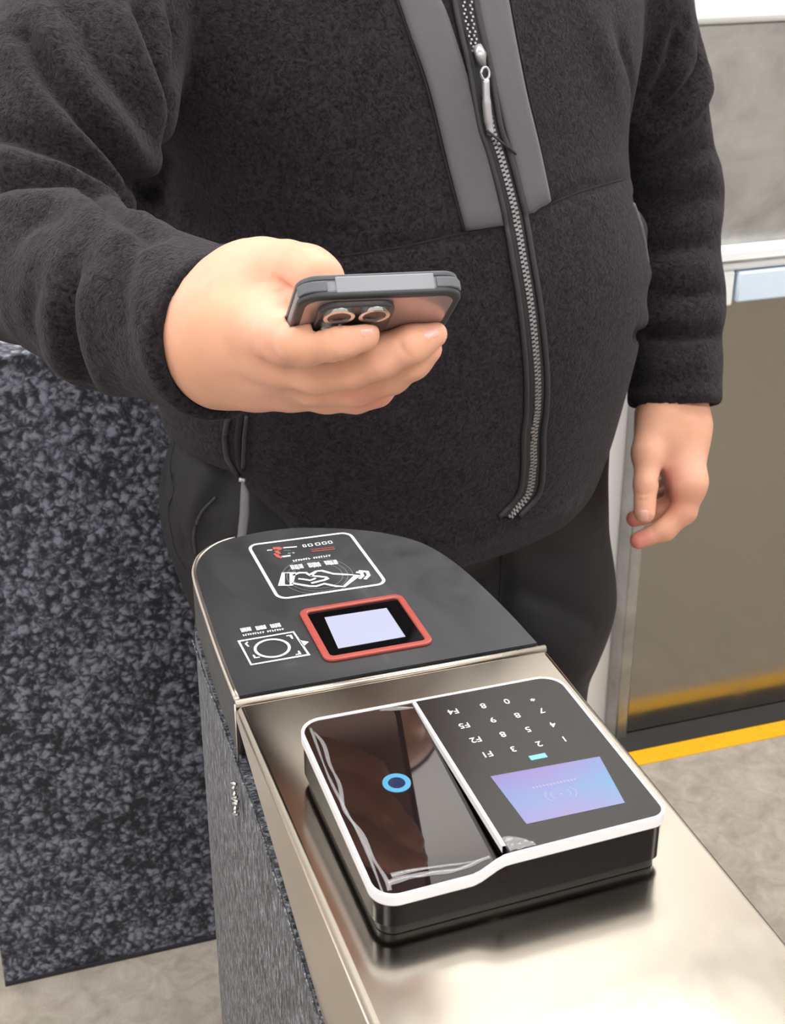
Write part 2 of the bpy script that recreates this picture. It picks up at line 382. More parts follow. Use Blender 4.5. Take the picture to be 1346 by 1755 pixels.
def skew(u, v):   # sign frame coordinates: u 0..1 to the right, v 0..1 far to near
    a = npv(.0535, .1935); b = npv(.1285, .1905); c = npv(.1305, .1075); d = npv(.0550, .1095)
    return tuple((a*(1-u)+b*u)*(1-v)+(d*(1-u)+c*u)*v)
bm = bmesh.new()
fr = rrect(0, 0, 1, 1, .09, 6); ribbon(bm, [skew(x, 1-y) for x, y in fr], .0022, closed=True)
# hand holding a card, drawn in the sign frame; image coords from the photo crop (u,v)
def S(L_, x0=92, y0=100, w_=1100, h_=540): # crop pixels -> world on the plate
    out = []
    for (x, y) in L_:
        px, py = 400+x/4.4867, 890+y/4.4867
        d = FW+RT*(px-673)/FPX-UP*(py-877.5)/FPX; t = (1.001-CAM[2])/d[2]; q = CAM+d*t; out.append((q[0], q[1]))
    return out
ribbon(bm, S([(385, 412), (458, 412), (446, 508), (370, 508)]), .0021, closed=True)
ribbon(bm, S([(458, 432), (505, 412), (560, 412), (590, 432), (640, 400), (680, 396), (770, 420), (860, 425), (955, 432), (852, 518), (790, 515), (700, 496), (640, 515), (590, 515), (450, 492)]), .0021)
ribbon(bm, S([(590, 434), (640, 438), (715, 446), (725, 456), (700, 468), (600, 492)]), .0021)
ribbon(bm, S([(500, 458), (540, 462), (590, 470), (618, 462), (632, 452)]), .0018)
ribbon(bm, S([(945, 408), (985, 412), (996, 436), (970, 458)]), .0022)
ribbon(bm, S([(965, 398), (1030, 404), (1042, 432), (1012, 462)]), .0024)
def glyph(bm, cx, cy, w_, h_, n=9, wd=.0009, seed=0):
    rn = random.Random(seed)
    for k in range(3):
        y = cy-h_/2+h_*(k+.5)/3+rn.uniform(-.0003, .0003); ribbon(bm, [(cx-w_/2, y), (cx+w_/2*rn.uniform(.7, 1), y)], wd)
    for k in range(3):
        x = cx-w_/2+w_*(k+.4)/3; ribbon(bm, [(x, cy-h_/2*rn.uniform(.5, 1)), (x+rn.uniform(-.0004, .0004), cy+h_/2)], wd*.9)
q = S([(490, 368), (625, 352), (755, 335)])
for i, (x, y) in enumerate(q):
    for j in (-1, 0, 1): glyph(bm, x+j*.0030, y-.0004*j, .0028, .0075, seed=i*3+j+5)
def textmesh(s, size, loc, rot, spacing=1.0, bold=0):
    cu = bpy.data.curves.new('t', 'FONT'); cu.body = s; cu.size = size; cu.align_x = 'CENTER'; cu.align_y = 'CENTER'; cu.space_character = spacing; cu.offset = bold; cu.fill_mode = 'FRONT'
    ob = bpy.data.objects.new('t', cu); COL.objects.link(ob); ob.rotation_euler = rot; ob.location = loc
    bpy.context.view_layer.update(); dg = bpy.context.evaluated_depsgraph_get(); me = bpy.data.meshes.new_from_object(ob.evaluated_get(dg)); me.transform(ob.matrix_world)
    bpy.data.objects.remove(ob); return me
def addtext(bm, *a, **k):
    me = textmesh(*a, **k); bm.from_mesh(me); bpy.data.meshes.remove(me)
# small row of letters (read from the other side)
q = S([(595, 302)])[0]
for i in range(15):
    if i == 7: continue
    x = q[0]-.0125+i*.00185; y = q[1]+.0002*(i-7)*-.2
    ribbon(bm, [(x, y-.0014), (x+.0002, y+.0014)], .0007); ribbon(bm, [(x, y+(.0012 if i % 2 else -.001)), (x+.0011, y+(.0012 if i % 3 else 0))], .0007)
for (gx, w_) in ((548, 24), (592, 34), (650, 38), (700, 34), (745, 30)):
    c = S([(gx, 205-(gx-548)*.14)])[0]; ribbon(bm, rrect(c[0]-w_*.00004, c[1]-.0018, c[0]+w_*.00004, c[1]+.0018, .0004, 2), .0007, closed=True)
ribbon(bm, S([(260, 240), (300, 236)]), .0012); ribbon(bm, S([(385, 220), (490, 212)]), .0016); ribbon(bm, S([(370, 290), (440, 280)]), .0022); ribbon(bm, S([(425, 262), (470, 260)]), .001)
ribbon(bm, S([(420, 262), (470, 256)]), .0008)
sg = bmobj('sign_print', bm, M['print_white'], plate)
bm = bmesh.new()
cx, cy = S([(668, 430)])[0]
for rx, ry in ((.0245, .026), (.021, .0222), (.0175, .0185)):
    ribbon(bm, [(cx+rx*math.cos(a)-.002, cy+ry*math.sin(a)) for a in np.linspace(0, 2*math.pi, 60, endpoint=False)], .0005, z=ZP-.0001, closed=True)
bmobj('sign_rings', bm, M['print_faint'], plate)
bm = bmesh.new()
ribbon(bm, S([(305, 225), (345, 222), (372, 232)]), .004); ribbon(bm, S([(320, 262), (350, 290), (378, 296)]), .0028); ribbon(bm, S([(330, 240), (352, 268)]), .003)
for k in range(7):
    a = S([(612+k*26, 240-k*3)])[0]; ribbon(bm, [(a[0]-.0012, a[1]-.0016), (a[0]+.0011, a[1]-.0014)], .0012); ribbon(bm, [(a[0]-.001, a[1]+.0015), (a[0]+.0011, a[1]+.0012)], .001)
bmobj('sign_red_print', bm, M['print_red'], plate)
bm = bmesh.new(); ribbon(bm, S([(390, 240), (445, 244)]), .001); ribbon(bm, S([(440, 262), (465, 254)]), .0014); bmobj('sign_teal_print', bm, M['print_teal'], plate)
# scan pictogram: frame, circle, arrow and lettering
def S2(L_):
    out = []
    for (x, y) in L_:
        px, py = 400+x/3.739, 1020+y/3.739
        d = FW+RT*(px-673)/FPX-UP*(py-877.5)/FPX; t = (1.001-CAM[2])/d[2]; q = CAM+d*t; out.append((q[0], q[1]))
    return out
bm = bmesh.new()
ribbon(bm, S2([(35, 296), (385, 236), (485, 382), (115, 446)]), .0014, closed=True)
c = S2([(250, 340)])[0]
ribbon(bm, [(c[0]+.0108*math.cos(a), c[1]+.0108*math.sin(a)) for a in np.linspace(0, 2*math.pi, 40, endpoint=False)], .0018, closed=True)
flat(bm, S2([(420, 288), (484, 300), (450, 330)]))
for i, gx in enumerate((82, 178, 272)):
    c = S2([(gx, 222-i*13)])[0]
    for j in (-1, 0, 1): glyph(bm, c[0]+j*.0023, c[1], .0022, .0055, seed=40+i*4+j, wd=.0007)
for i in range(17):
    if i == 9: continue
    c = S2([(65+i*15.6, 258-i*2.4)])[0]; ribbon(bm, [(c[0], c[1]-.0012), (c[0], c[1]+.0012)], .0006); ribbon(bm, [(c[0], c[1]+(.001 if i % 2 else -.001)), (c[0]+.0008, c[1]+(.001 if i % 3 else 0))], .0006)
# four corner brackets in the frame
for (a, b, c3) in (((170, 398), (140, 402), (128, 384)), ((400, 382), (428, 378), (418, 358)), ((92, 300), (80, 312), (98, 330)), ((340, 262), (366, 258), (380, 280))):
    ribbon(bm, S2([a, b, c3]), .0011)
bmobj('scan_print', bm, M['print_white'], plate)

# scanner window
sf_o = rrect(.0625, .0215, .1345, .0890, .0065, 8); sf_i = rrect(.0672, .0262, .1300, .0845, .003, 8)
fr = ring_prism('scanner_frame', sf_o, sf_i, 1.0004, 1.0030, M['red_plastic'], gate, bev=.001)
sw = prism('scanner_window', rrect(.0668, .0258, .1304, .0849, .003, 6), 1.0006, 1.0016, M['black_gloss'], gate)
bm = bmesh.new(); flat(bm, [(.0745, .0348), (.1195, .0352), (.1195, .0742), (.0770, .0752)], 1.0017, .0001); bmobj('scanner_light', bm, M['lit_screen'], sw)

# ------------------------------------------------------------------ the reader
rd = empty('card_reader', (.1, -.15, 1.0), 'black and white keypad card reader with small colour screen, lying on the steel gate', 'card reader')
RX0, RX1, RY0, RY1, XD = .0168, .1712, -.2235, -.0808, .0838
RY0R = -.2172
def ztop(x, y):                  # top of the rim: left glass slopes down toward the near side
    t = min(1, max(0, (RY1-y)/(RY1-RY0))); low = 1.0335-.0074*t
    s = min(1, max(0, (x-(XD-.019))/.019)); s = s*s*(3-2*s)
    return low*(1-s)+1.0335*s
def dens(pts, mx=.004):
    out = []
    for i in range(len(pts)):
        a, b = np.array(pts[i]), np.array(pts[(i+1) % len(pts)]); k = max(1, int(np.linalg.norm(b-a)/mx))
        out += [tuple(a+(b-a)*j/k) for j in range(k)]
    return out
ro = [(x, y+(RY0R-RY0)*(x-RX0)/(RX1-RX0)*min(1, max(0, (-.14-y)/.07))) for x, y in dens(rrect(RX0, RY0, RX1, RY1, [.014, .013, .013, .009], 10))]
def ins(p, d):                   # counter-clockwise outline: flip, inset, flip back
    return inset(p[::-1], d)[::-1]
prism('base_plate', ins(ro, .0035), 1.0, 1.0065, M['reader_base'], rd, .0006)
ring_prism('housing', ins(ro, .0012), ins(ro, .0030), 0, 1, M['reader_body'], rd, zf=lambda x, y, z: 1.0068 if z == 0 else ztop(x, y)-.0040)
ring_prism('rim', ro, ins(ro, .0019), 0, 1, M['white_plastic'], rd, zf=lambda x, y, z: ztop(x, y)-(.0065 if z == 0 else -.0002), bev=.0009)
# divider strip
bm = bmesh.new()
ys = np.linspace(RY1-.002, RY0R+.003, 30); A = []
for y in ys:
    A.append([bm.verts.new((XD-.0009, y, 1.0300)), bm.verts.new((XD-.0009, y, 1.0340)), bm.verts.new((XD+.0009, y, 1.0340)), bm.verts.new((XD+.0009, y, 1.0300))])
for i in range(len(A)-1):
    for k in range(3): bm.faces.new((A[i][k], A[i][k+1], A[i+1][k+1], A[i+1][k]))
bmobj('divider', bm, M['white_plastic'], rd)
inn = ins(ro, .0017)
lp = [p for p in inn if p[0] < XD-.0016]; rp = [p for p in inn if p[0] > XD+.0010]
def order(pts, cx):
    c = np.mean(pts, axis=0); return sorted(pts, key=lambda p: math.atan2(p[1]-c[1], p[0]-c[0]))
lyt = max(p[1] for p in lp); lyb = min(p[1] for p in lp)
lp = order(lp+[(XD-.0010, lyt), (XD-.0010, lyb)], 0)
ryt = max(p[1] for p in rp); ryb = min(p[1] for p in rp)
rp = order(rp+[(XD+.0009, ryt), (XD+.0009, ryb)], 0)
def lz(x, y): t = (RY1-y)/(RY1-RY0); return 1.0327-.0077*t
lg = prism('glass_panel', lp, 1.018, 1.02, M['brown_gloss'], rd, zf=lambda x, y, z: lz(x, y))
kp = prism('keypad_panel', rp, 1.018, 1.0331, M['panel_gloss'], rd)
# prints and display
bm = bmesh.new()
xs = [.1510, .1366, .1225, .1065]; rows = [-.1347, -.1205, -.1062, -.0917]
keys = [['1', '2', '3', 'F1'], ['4', '5', '8', 'F2'], ['7', '8', '9', 'F5'], ['*', '0', '8', 'F4']]
xo = [[.1515, .1370, .1222, .1075], [.1513, .1368, .1222, .1067], [.1510, .1366, .1222, .1056], [.1505, .1363, .1223, .1047]]
for r_i, rw in enumerate(keys):
    for c_i, s in enumerate(rw):
        addtext(bm, s, .0066, (xo[r_i][c_i]-.0034, rows[r_i]-.0067-(.002 if s == '*' else 0), 1.03325), (0, 0, math.pi), bold=.00003)
bmobj('key_legend', bm, M['print_white'], kp)
ds = mesh('display', [(.1045, -.195, 1.03325), (.1575, -.195, 1.03325), (.1625, -.1550, 1.03325), (.1025, -.1535, 1.03325)], [(0, 1, 2, 3)], M['display'], kp)
for v_, c_ in zip(ds.data.vertices, [(.1008, -.2015), (.1538, -.2015), (.1590, -.1620), (.0985, -.1600)]): v_.co = (*c_, 1.03325)
bm = bmesh.new()
cxd, cyd = .1265, -.1850
for sgn in (-1, 1):
    for rr in (.0052, .0082):
        ribbon(bm, [(cxd+sgn*rr*math.cos(a), cyd+rr*math.sin(a)*.75) for a in np.linspace(-.7, .7, 9)], .0006, 1.0333, .0001)
ribbon(bm, [(cxd-.0006, cyd), (cxd+.0006, cyd)], .0012, 1.0333, .0001)
for i in range(13):
    x = .1150+i*.0019; ribbon(bm, [(x, -.1762), (x+.0011, -.1758)], .0016, 1.0333, .0001)
bmobj('display_marks', bm, M['display_mark'], kp)
bm = bmesh.new(); bmesh.ops.create_cube(bm, size=1)
for v_ in bm.verts: v_.co = Vector((.1285+v_.co.x*.0092, -.1520+v_.co.y*.0036, 1.0332+v_.co.z*.0004))
bmobj('indicator_light', bm, M['cyan_led'], kp)
# ring light on the glass
rcx, rcy = .0530, -.1452; zc = lz(rcx, rcy)
tilt = lambda x, y, z: (x, y, z+lz(x, y))
circ = lambda r, n=48: [(rcx+r*math.cos(a), rcy+r*math.sin(a)) for a in np.linspace(0, 2*math.pi, n, endpoint=False)]
ring_prism('ring_light', circ(.0073), circ(.0045), .0001, .0004, M['ring_light'], lg, xf=tilt)
prism('lens', circ(.0043), .0001, .0003, M['lens'], lg, xf=tilt)
# loose protective film: crinkled edges of the film over the glass
bm = bmesh.new()
def film_strip(pts, wf, hf):
    A = []
    n = len(pts)
    for i, (x, y) in enumerate(pts):
        a = np.array(pts[max(0, i-1)]); b = np.array(pts[min(n-1, i+1)]); d = nrm(b-a); q = npv(-d[1], d[0])
        w1 = wf(i/(n-1)); h = hf(i/(n-1)); z = lz(x, y)
        A.append([bm.verts.new((x-q[0]*w1, y-q[1]*w1, z+.0003)), bm.verts.new((x, y, z+.0003+h)), bm.verts.new((x+q[0]*w1*.8, y+q[1]*w1*.8, z+.0004+h*.35))])
    for i in range(n-1):
        for k in range(2): bm.faces.new((A[i][k], A[i][k+1], A[i+1][k+1], A[i+1][k]))
rn = random.Random(3)
lf = [(.0240+.0016*math.sin(t*9)+.0009*math.sin(t*21), RY1-.012-t*(.125)) for t in np.linspace(0, 1, 40)]
film_strip(lf, lambda t: .0006+.0006*abs(math.sin(t*11)), lambda t: .0007+.0004*math.sin(t*23))
lf = [(.0222+.0010*math.sin(t*8+2), RY1-.008-t*(.131)) for t in np.linspace(0, 1, 40)]
film_strip(lf, lambda t: .0004+.0004*abs(math.sin(t*9+1)), lambda t: .0006+.0004*math.sin(t*17))
bf = [(.0260+t*.052, -.2130+.0012*math.sin(t*7)+.004*max(0, t-.6)) for t in np.linspace(0, 1, 30)]
film_strip(bf, lambda t: .0012*(1-t)+.0006+.0004*math.sin(t*14)**2, lambda t: .0008+.0004*math.sin(t*16))
bf = [(.0290+t*.046, -.2085-.003*t+.0010*math.sin(t*5)+.006*max(0, t-.7)) for t in np.linspace(0, 1, 30)]
film_strip(bf, lambda t: .0014*(1-t)**2+.0003, lambda t: .0006+.0003*math.sin(t*12))
tf = [(.0635+t*.0185, RY1-.0035-.0012*t-.002*t*t) for t in np.linspace(0, 1, 16)]
film_strip(tf, lambda t: .0003+.0014*math.sin(t*3.1), lambda t: .001*math.sin(t*3.1)+.0002)
bmobj('protective_film', bm, M['film'], lg, True)
# crinkled film remnant on the keypad corner
bm = bmesh.new(); gx, gy = 9, 7; G = {}
for i in range(gx):
    for j in range(gy):
        x = XD+.0014+i*.00165; y = ryb+.0006+j*.0018*(1-(i/(gx-1))**2*.75)
        G[i, j] = bm.verts.new((x, y, 1.0334+rn.uniform(0, .0009)))
for i in range(gx-1):
    for j in range(gy-1): bm.faces.new((G[i, j], G[i+1, j], G[i+1, j+1], G[i, j+1]))
bmobj('film_scrap', bm, M['film'], kp)
#PERSON
# ------------------------------------------------------------------ distance-field modelling
def smin(a, b, k):
    h = np.clip(.5+.5*(b-a)/k, 0, 1); return b*(1-h)+a*h-k*h*(1-h)
def smax(a, b, k): return -smin(-a, -b, k)
def capsule(p, a, b, ra, rb):
    a = np.asarray(a, float); b = np.asarray(b, float); d = b-a; t = np.clip(((p-a) @ d)/(d @ d), 0, 1)
    q = p-a-t[:, None]*d; return np.sqrt((q*q).sum(1))-(ra+(rb-ra)*t)
def chain(p, pts, rs, k=.004):
    r = None
    for i in range(len(pts)-1):
        c = capsule(p, pts[i], pts[i+1], rs[i], rs[i+1]); r = c if r is None else smin(r, c, k)
    return r
def ellip(p, c, axes, rad):      # axes: 3 unit vectors
    q = p-np.asarray(c, float); u = np.stack([(q @ axes[i])/rad[i] for i in range(3)], 1)
    n = np.sqrt((u*u).sum(1)); u2 = np.stack([u[:, i]/rad[i] for i in range(3)], 1); g_ = np.sqrt((u2*u2).sum(1))+1e-9
    return n*(n-1)/g_
def surface(fn, lo, hi, h, newton=2):
    lo = np.array(lo, float); hi = np.array(hi, float); n = np.ceil((hi-lo)/h).astype(int)+1
    xs, ys, zs = [lo[i]+h*np.arange(n[i]) for i in range(3)]
    # coarse pass to skip empty space
    F_ = np.full(tuple(n), 1.0)
    B = 8
    blocks = [(i, j, k) for i in range(0, n[0], B) for j in range(0, n[1], B) for k in range(0, n[2], B)]
    cen = np.array([[xs[min(i+B//2, n[0]-1)], ys[min(j+B//2, n[1]-1)], zs[min(k+B//2, n[2]-1)]] for i, j, k in blocks])
    cv = fn(cen)
    for (i, j, k), v in zip(blocks, cv):
        s = (slice(i, min(i+B, n[0])), slice(j, min(j+B, n[1])), slice(k, min(k+B, n[2])))
        if abs(v) > B*h*1.5:
            F_[s] = v; continue
        gx, gy, gz = np.meshgrid(xs[s[0]], ys[s[1]], zs[s[2]], indexing='ij')
        F_[s] = fn(np.stack([gx.ravel(), gy.ravel(), gz.ravel()], 1)).reshape(gx.shape)
    S_ = F_ < 0
    c = [F_[i:n[0]-1+i, j:n[1]-1+j, k:n[2]-1+k] for i in (0, 1) for j in (0, 1) for k in (0, 1)]
    off = [npv(i, j, k) for i in (0, 1) for j in (0, 1) for k in (0, 1)]
    neg = sum((x < 0).astype(int) for x in c); act = (neg > 0) & (neg < 8)
    idx = np.full(act.shape, -1); ii = np.argwhere(act); idx[act] = np.arange(len(ii))
    cv = np.stack([x[act] for x in c], 1); acc = np.zeros((len(ii), 3)); cnt = np.zeros(len(ii))
    for e0 in range(8):
        for e1 in range(e0+1, 8):
            if np.abs(off[e0]-off[e1]).sum() != 1: continue
            a, b = cv[:, e0], cv[:, e1]; m_ = (a < 0) != (b < 0); t = np.where(m_, a/np.where(m_, a-b, 1), 0)
            acc += m_[:, None]*(off[e0]+t[:, None]*(off[e1]-off[e0])); cnt += m_
    vs = lo+h*(ii+acc/cnt[:, None])
    fs = []
    for ax in range(3):
        a1, a2 = [(1, 2), (2, 0), (0, 1)][ax]
        sl0 = [slice(1, -1)]*3; sl1 = [slice(1, -1)]*3; sl0[ax] = slice(0, n[ax]-1); sl1[ax] = slice(1, n[ax])
        A_ = S_[tuple(sl0)]; B_ = S_[tuple(sl1)]; base = [1, 1, 1]; base[ax] = 0
        for flip, msk in ((False, A_ & ~B_), (True, ~A_ & B_)):
            q = np.argwhere(msk)+base
            if not len(q): continue
            def at(d1, d2):
                r_ = q.copy(); r_[:, a1] -= d1; r_[:, a2] -= d2; return idx[r_[:, 0], r_[:, 1], r_[:, 2]]
            quad = np.stack([at(1, 1), at(0, 1), at(0, 0), at(1, 0)], 1)
            fs.append(quad[:, ::-1] if flip else quad)
    fs = np.concatenate(fs); fs = fs[(fs >= 0).all(1)]
    e = h*.25
    for _ in range(newton):
        f0 = fn(vs); gr = np.stack([fn(vs+e*np.eye(3)[i])-f0 for i in range(3)], 1)/e
        st = -(f0/np.maximum((gr*gr).sum(1), .2))[:, None]*gr; ln = np.linalg.norm(st, axis=1, keepdims=True)+1e-9
        vs = vs+st*np.minimum(1, h*.7/ln)
    return vs, fs
def normals(vs, fs):
    a, b, c, d = [vs[fs[:, i]] for i in range(4)]; n = np.cross(c-a, d-b); out = np.zeros_like(vs)
    for i in range(4): np.add.at(out, fs[:, i], n)
    return out/(np.linalg.norm(out, axis=1, keepdims=True)+1e-12)
def relax(vs, fs, it=1, lam=.5):
    for _ in range(it):
        acc = np.zeros_like(vs); cnt = np.zeros(len(vs))
        for i in range(4):
            np.add.at(acc, fs[:, i], vs[fs[:, (i+1) % 4]]); np.add.at(cnt, fs[:, i], 1)
            np.add.at(acc, fs[:, (i+1) % 4], vs[fs[:, i]]); np.add.at(cnt, fs[:, (i+1) % 4], 1)
        vs = vs+lam*(acc/np.maximum(cnt, 1)[:, None]-vs)
    return vs
def seg_dist(vs, pts):
    d = np.full(len(vs), 9.)
    for i in range(len(pts)-1):
        d = np.minimum(d, capsule(vs, pts[i], pts[i+1], 0, 0))
    return d
def bvh_of(vs, fs): return BVHTree.FromPolygons([tuple(v) for v in vs], [tuple(int(i) for i in f) for f in fs])
def hit(bvh, px, py, near=0.0):     # near: start behind the forearm so that trims land on the chest
    d = FW+RT*(px-673)/FPX-UP*(py-877.5)/FPX; r_ = bvh.ray_cast(Vector(CAM+d*near), Vector(nrm(d)))
    return None if r_[0] is None else (np.array(r_[0]), np.array(r_[1]))
def on(bvh, poly, n=6):
    out = []
    for p in spline([npv(*q, 0) for q in poly], n):
        h_ = hit(bvh, p[0], p[1])
        if h_ is not None: out.append(h_[0])
    return out
def strokes(vs, fs, bvh, L_, soft=False):
    nn = normals(vs, fs); disp = np.zeros(len(vs))
    for (poly, wd, ht) in L_:
        if soft and ht < 0: wd *= .8; ht *= 1.45
        elif soft: ht *= 1.2
        pts = on(bvh, poly, 5)
        if soft and max(q[0] for q in poly) > 1120: pts = [q for q in pts if (q-CAM) @ FW > 1.47]
        if len(pts) < 2: continue
        lo = np.min(pts, axis=0)-3*wd; hi = np.max(pts, axis=0)+3*wd
        m_ = np.where(((vs > lo) & (vs < hi)).all(1))[0]
        if not len(m_): continue
        d = seg_dist(vs[m_], pts)
        # taper toward stroke ends
        ds = np.minimum(np.linalg.norm(vs[m_]-pts[0], axis=1), np.linalg.norm(vs[m_]-pts[-1], axis=1)); tp_ = np.clip(ds/(2.0*wd)+.25, 0, 1)
        disp[m_] += ht*np.exp(-(d/wd)**2)*tp_
    return vs+nn*disp[:, None]
def npmesh(name, vs, fs, mat_, parent):
    me = bpy.data.meshes.new(name); me.vertices.add(len(vs)); me.vertices.foreach_set('co', vs.astype(np.float32).ravel())
    me.loops.add(len(fs)*4); me.loops.foreach_set('vertex_index', fs.astype(np.int32).ravel())
    me.polygons.add(len(fs)); me.polygons.foreach_set('loop_start', np.arange(0, len(fs)*4, 4, dtype=np.int32)); me.polygons.foreach_set('loop_total', np.full(len(fs), 4, dtype=np.int32))
    me.update(); me.validate(); return link(name, me, mat_, parent, True)

# ------------------------------------------------------------------ the man
TH = math.radians(33)
RH = npv(.948991, -.315303, 0); RH /= np.linalg.norm(RH); FH = npv(-RH[1], RH[0], 0)
C0 = npv(CAM[0], CAM[1], 0)+1.47*FH
AX = math.cos(TH)*RH+math.sin(TH)*FH          # his left
BX = math.sin(TH)*RH-math.cos(TH)*FH          # his front
def BP(a, b, z): return C0+AX*a+BX*b+npv(0, 0, z)
person = empty('person', tuple(BP(0, 0, 0)), 'man in black fleece jacket and black trousers holding a phone behind the gate', 'person')

def prof(z, T): return np.interp(z, [t[0] for t in T], [t[1] for t in T])
TA = [(.70, .235), (.78, .236), (.84, .250), (.92, .262), (1.0, .277), (1.08, .276), (1.15, .240), (1.20, .252), (1.27, .284), (1.36, .275), (1.43, .20), (1.50, .09)]
TB = [(.70, .165), (.76, .172), (.82, .196), (.90, .215), (.98, .228), (1.06, .226), (1.16, .200), (1.28, .165), (1.40, .12), (1.50, .07)]
TK = [(.70, .135), (.90, .14), (1.1, .14), (1.3, .14), (1.42, .10), (1.50, .06)]
zt = np.linspace(.70, 1.5, 81)
def smooth_tab(T):
    v = prof(zt, T); k = np.ones(9)/9; return np.convolve(np.pad(v, 4, mode='edge'), k, 'valid')
TAs, TBs, TKs = smooth_tab(TA), smooth_tab(TB), smooth_tab(TK)
def torso(p, grow=0.0):
    q = p-C0; a = q @ AX; b = q @ BX; z = p[:, 2]
    ra = np.interp(z, zt, TAs)+grow; rb = np.where(b > 0, np.interp(z, zt, TBs), np.interp(z, zt, TKs))+grow
    e = 2.25; n = (np.abs(a/ra)**e+np.abs(b/rb)**e)**(1/e)
    gr = np.sqrt((a/ra**2)**2+(b/rb**2)**2)/np.maximum(np.sqrt((a/ra)**2+(b/rb)**2), 1e-6)
    return (n-1)/np.maximum(gr, 2.5)
# arms (joint positions)
RS, RE, RW = P(215, -110, 1.27), P(40, 432, 1.10), P(385, 578, .885)
LS, LE, LW = P(1055, -90, 1.52), P(1150, 330, 1.64), P(1158, 690, 1.63)
def jacket_fn(p):
    t = torso(p)
    q = p-C0; a = q @ AX
    hemz = .775+.125*np.clip((np.abs(a)-.115)/.12, 0, 1)**1.4*np.where(a < 0, 1.0, .2)
    t = smax(t, (hemz-p[:, 2]), .02)
    sh = chain(p, [BP(-.20, -.02, 1.385), BP(-.07, -.03, 1.44), BP(.07, -.03, 1.44), BP(.20, -.02, 1.385)], [.06, .07, .07, .06], .03)
    t = smin(t, sh, .05)
    ra = chain(p, [RS, RS*.45+RE*.55, RE], [.082, .080, .066], .02)
    mid = RE*.5+RW*.5-UP*.006
    fa = chain(p, [RE, mid, RW], [.064, .058, .0530], .02)
    ra = smin(ra, fa, .018)
    # open cuff: cut the end by a plane and hollow it
    ax_ = nrm(RW-mid); s = (p-RW) @ ax_
    ra = smax(ra, s-.004, .006)
    core = capsule(p, RW-ax_*.02, RW+ax_*.06, .0440, .0440)
    ra = smax(ra, -core, .004)
    LM = LE*.5+LW*.5
    la = chain(p, [LS, LS*.5+LE*.5, LE, LM, LW], [.072, .064, .055, .054, .052], .02)
    ax2 = nrm(LW-LE); s2 = (p-LW) @ ax2
    la = smax(la, s2-.004, .008)
    la = smax(la, -capsule(p, LW-ax2*.03, LW+ax2*.06, .043, .043), .004)
    t = smin(t, capsule(p, P(262, 180, 1.36), P(262, 350, 1.40), .045, .045), .03)
    t = smin(t, ra, .016); t = smin(t, la, .016)
    t = smin(t, chain(p, [BP(-.20, -.02, 1.385), RS], [.065, .075], .02), .04)
    t = smin(t, chain(p, [BP(.20, -.02, 1.385), LS], [.060, .068], .02), .04)
    t = smax(t, p[:, 2]-1.47, .02)
    a = (p-C0-BX*-.03) @ AX; b = (p-C0-BX*-.03) @ BX; z = p[:, 2]
    r_ = np.sqrt((a/1.05)**2+b**2)-.083; cz = 1.462-.12*b
    return smin(t, np.sqrt(r_**2+np.maximum(np.abs(z-cz)-.026, 0)**2)-.013, .012)
lo = np.minimum.reduce([RS, RE, RW, LS, LE, LW, BP(-.3, 0, .7), BP(.3, 0, .7), BP(0, .27, .7), BP(0, -.2, .7)])-.1
hi = np.maximum.reduce([RS, RE, RW, LS, LE, LW, BP(-.3, 0, 1.47), BP(.3, 0, 1.47), BP(0, .27, 1.47), BP(0, -.2, 1.47)])+.1
lo[2] = .72; hi[2] = 1.54
jv, jf = surface(jacket_fn, lo, hi, .0045)
jb = bvh_of(jv, jf)
K = .001
